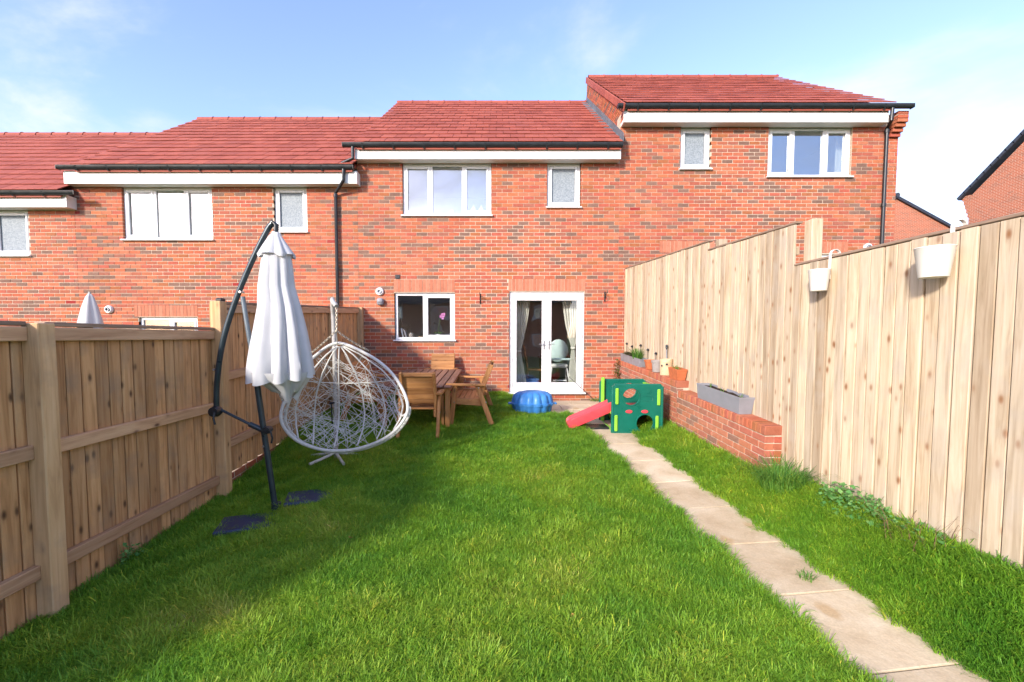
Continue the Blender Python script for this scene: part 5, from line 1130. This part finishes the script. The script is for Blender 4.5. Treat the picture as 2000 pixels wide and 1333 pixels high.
# ------------------------------------------------------------------ the grass
cc = bpy.data.collections.new('grass_clumps')
def clump(seed, n, h, spread):
    rnd = random.Random(seed); mb = blades(MB(), n, h, spread, .85, .0042, rnd); me_ = mb.mesh('clump', 'grass'); o = bpy.data.objects.new('clump', me_); cc.objects.link(o)
for s_ in range(6): clump(s_, 34, .058, .048)
def scatter(x0, x1, y0, y1, dens):
    n = int((x1 - x0) * (y1 - y0) * dens); return np.stack([RNG.uniform(x0, x1, n), RNG.uniform(y0, y1, n)], -1)
P = np.concatenate([scatter(-3, 3.1, 1.5, 3.2, 1500), scatter(-3, 3.1, 3.2, 5.2, 1150), scatter(-3, 3.0, 5.2, 9.28, 800)])
X, Y = P[:, 0], P[:, 1]
wob = .05 * np.sin(Y * 9 + 1 + np.sign(X - path_x(Y))) + .04 * np.sin(Y * 23.0 + X)
ok = (X > -2.955) & (X < fence_x(Y) - .035) & ~((Y > 4.45) & (X > wall_x(Y) - .015))
ok &= ~((np.abs(X - path_x(Y) - 0) < np.minimum(.325 + wob * .6, .338)) & (Y < 7.6))
ok &= ~((X > PATCH[0] + .03 + wob * .3) & (Y > PATCH[2] + .02 + .02 * np.sin(X * 11)))
for sx, sy in SLABS: ok &= ~((np.abs(X - sx + .06 * np.sin(Y * 40)) < .20) & (np.abs(Y - sy + .03 * np.sin(X * 37)) < .13))
P = P[ok]; X, Y = P[:, 0], P[:, 1]; N = len(P)
lowf = .5 + .5 * np.sin(X * 1.9 + 2.1 * np.sin(Y * 1.3 + .5)) * np.sin(Y * 1.7 - X * .8)
midf = .5 + .5 * np.sin(X * 6.1 + 2 * np.sin(Y * 4.7)) * np.sin(Y * 5.3 + 1.5 * np.sin(X * 3.9))
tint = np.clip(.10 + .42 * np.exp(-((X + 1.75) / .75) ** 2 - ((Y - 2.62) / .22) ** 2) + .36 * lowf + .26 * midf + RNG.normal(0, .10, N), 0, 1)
edge = np.maximum(smooth(.35, .05, X + 2.95), smooth(.12, .0, np.abs(np.abs(X - path_x(Y)) - .3)))
bankm = smooth(.0, .5, X - path_x(Y) - .3)
scl = RNG.uniform(.75, 1.25, N) * (1 + .15 * edge + .35 * bankm + .25 * (midf > .8)) * np.interp(Y, [1.5, 5, 9], [1, 1.05, 1.15])
bare = (lowf * midf > .72) & (RNG.random(N) < .45); scl = np.where(bare, scl * .55, scl); tint = np.where(bare, np.minimum(1, tint + .25), tint)
me_ = bpy.data.meshes.new('lawn_grass'); me_.from_pydata(np.stack([X, Y, G(X, Y) - .004], -1).tolist(), [], [])
rot = np.stack([RNG.normal(0, .16, N), RNG.normal(0, .16, N), RNG.uniform(0, 6.283, N)], -1)
a = me_.attributes.new('rot', 'FLOAT_VECTOR', 'POINT'); a.data.foreach_set('vector', rot.astype('f').ravel())
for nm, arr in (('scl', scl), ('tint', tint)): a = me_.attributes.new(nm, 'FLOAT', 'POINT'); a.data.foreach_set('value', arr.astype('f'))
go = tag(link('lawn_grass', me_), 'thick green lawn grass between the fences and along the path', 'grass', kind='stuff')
gt = bpy.data.node_groups.new('grass_scatter', 'GeometryNodeTree'); gt.interface.new_socket('Geometry', in_out='INPUT', socket_type='NodeSocketGeometry'); gt.interface.new_socket('Geometry', in_out='OUTPUT', socket_type='NodeSocketGeometry')
gi, gout = gt.nodes.new('NodeGroupInput'), gt.nodes.new('NodeGroupOutput'); ip = gt.nodes.new('GeometryNodeInstanceOnPoints'); ci = gt.nodes.new('GeometryNodeCollectionInfo')
ci.inputs['Collection'].default_value = cc; ci.inputs['Separate Children'].default_value = True; ci.inputs['Reset Children'].default_value = True
ip.inputs['Pick Instance'].default_value = True
def named(nm, ty): n = gt.nodes.new('GeometryNodeInputNamedAttribute'); n.data_type = ty; n.inputs['Name'].default_value = nm; return n.outputs['Attribute']
e2r = gt.nodes.new('FunctionNodeEulerToRotation'); gt.links.new(named('rot', 'FLOAT_VECTOR'), e2r.inputs[0])
gt.links.new(gi.outputs[0], ip.inputs['Points']); gt.links.new(ci.outputs[0], ip.inputs['Instance']); gt.links.new(e2r.outputs[0], ip.inputs['Rotation']); gt.links.new(named('scl', 'FLOAT'), ip.inputs['Scale']); gt.links.new(ip.outputs[0], gout.inputs[0])
md = go.modifiers.new('scatter', 'NODES'); md.node_group = gt
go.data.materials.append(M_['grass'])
for o in bpy.data.objects:
    if '_base' in o: del o['_base']
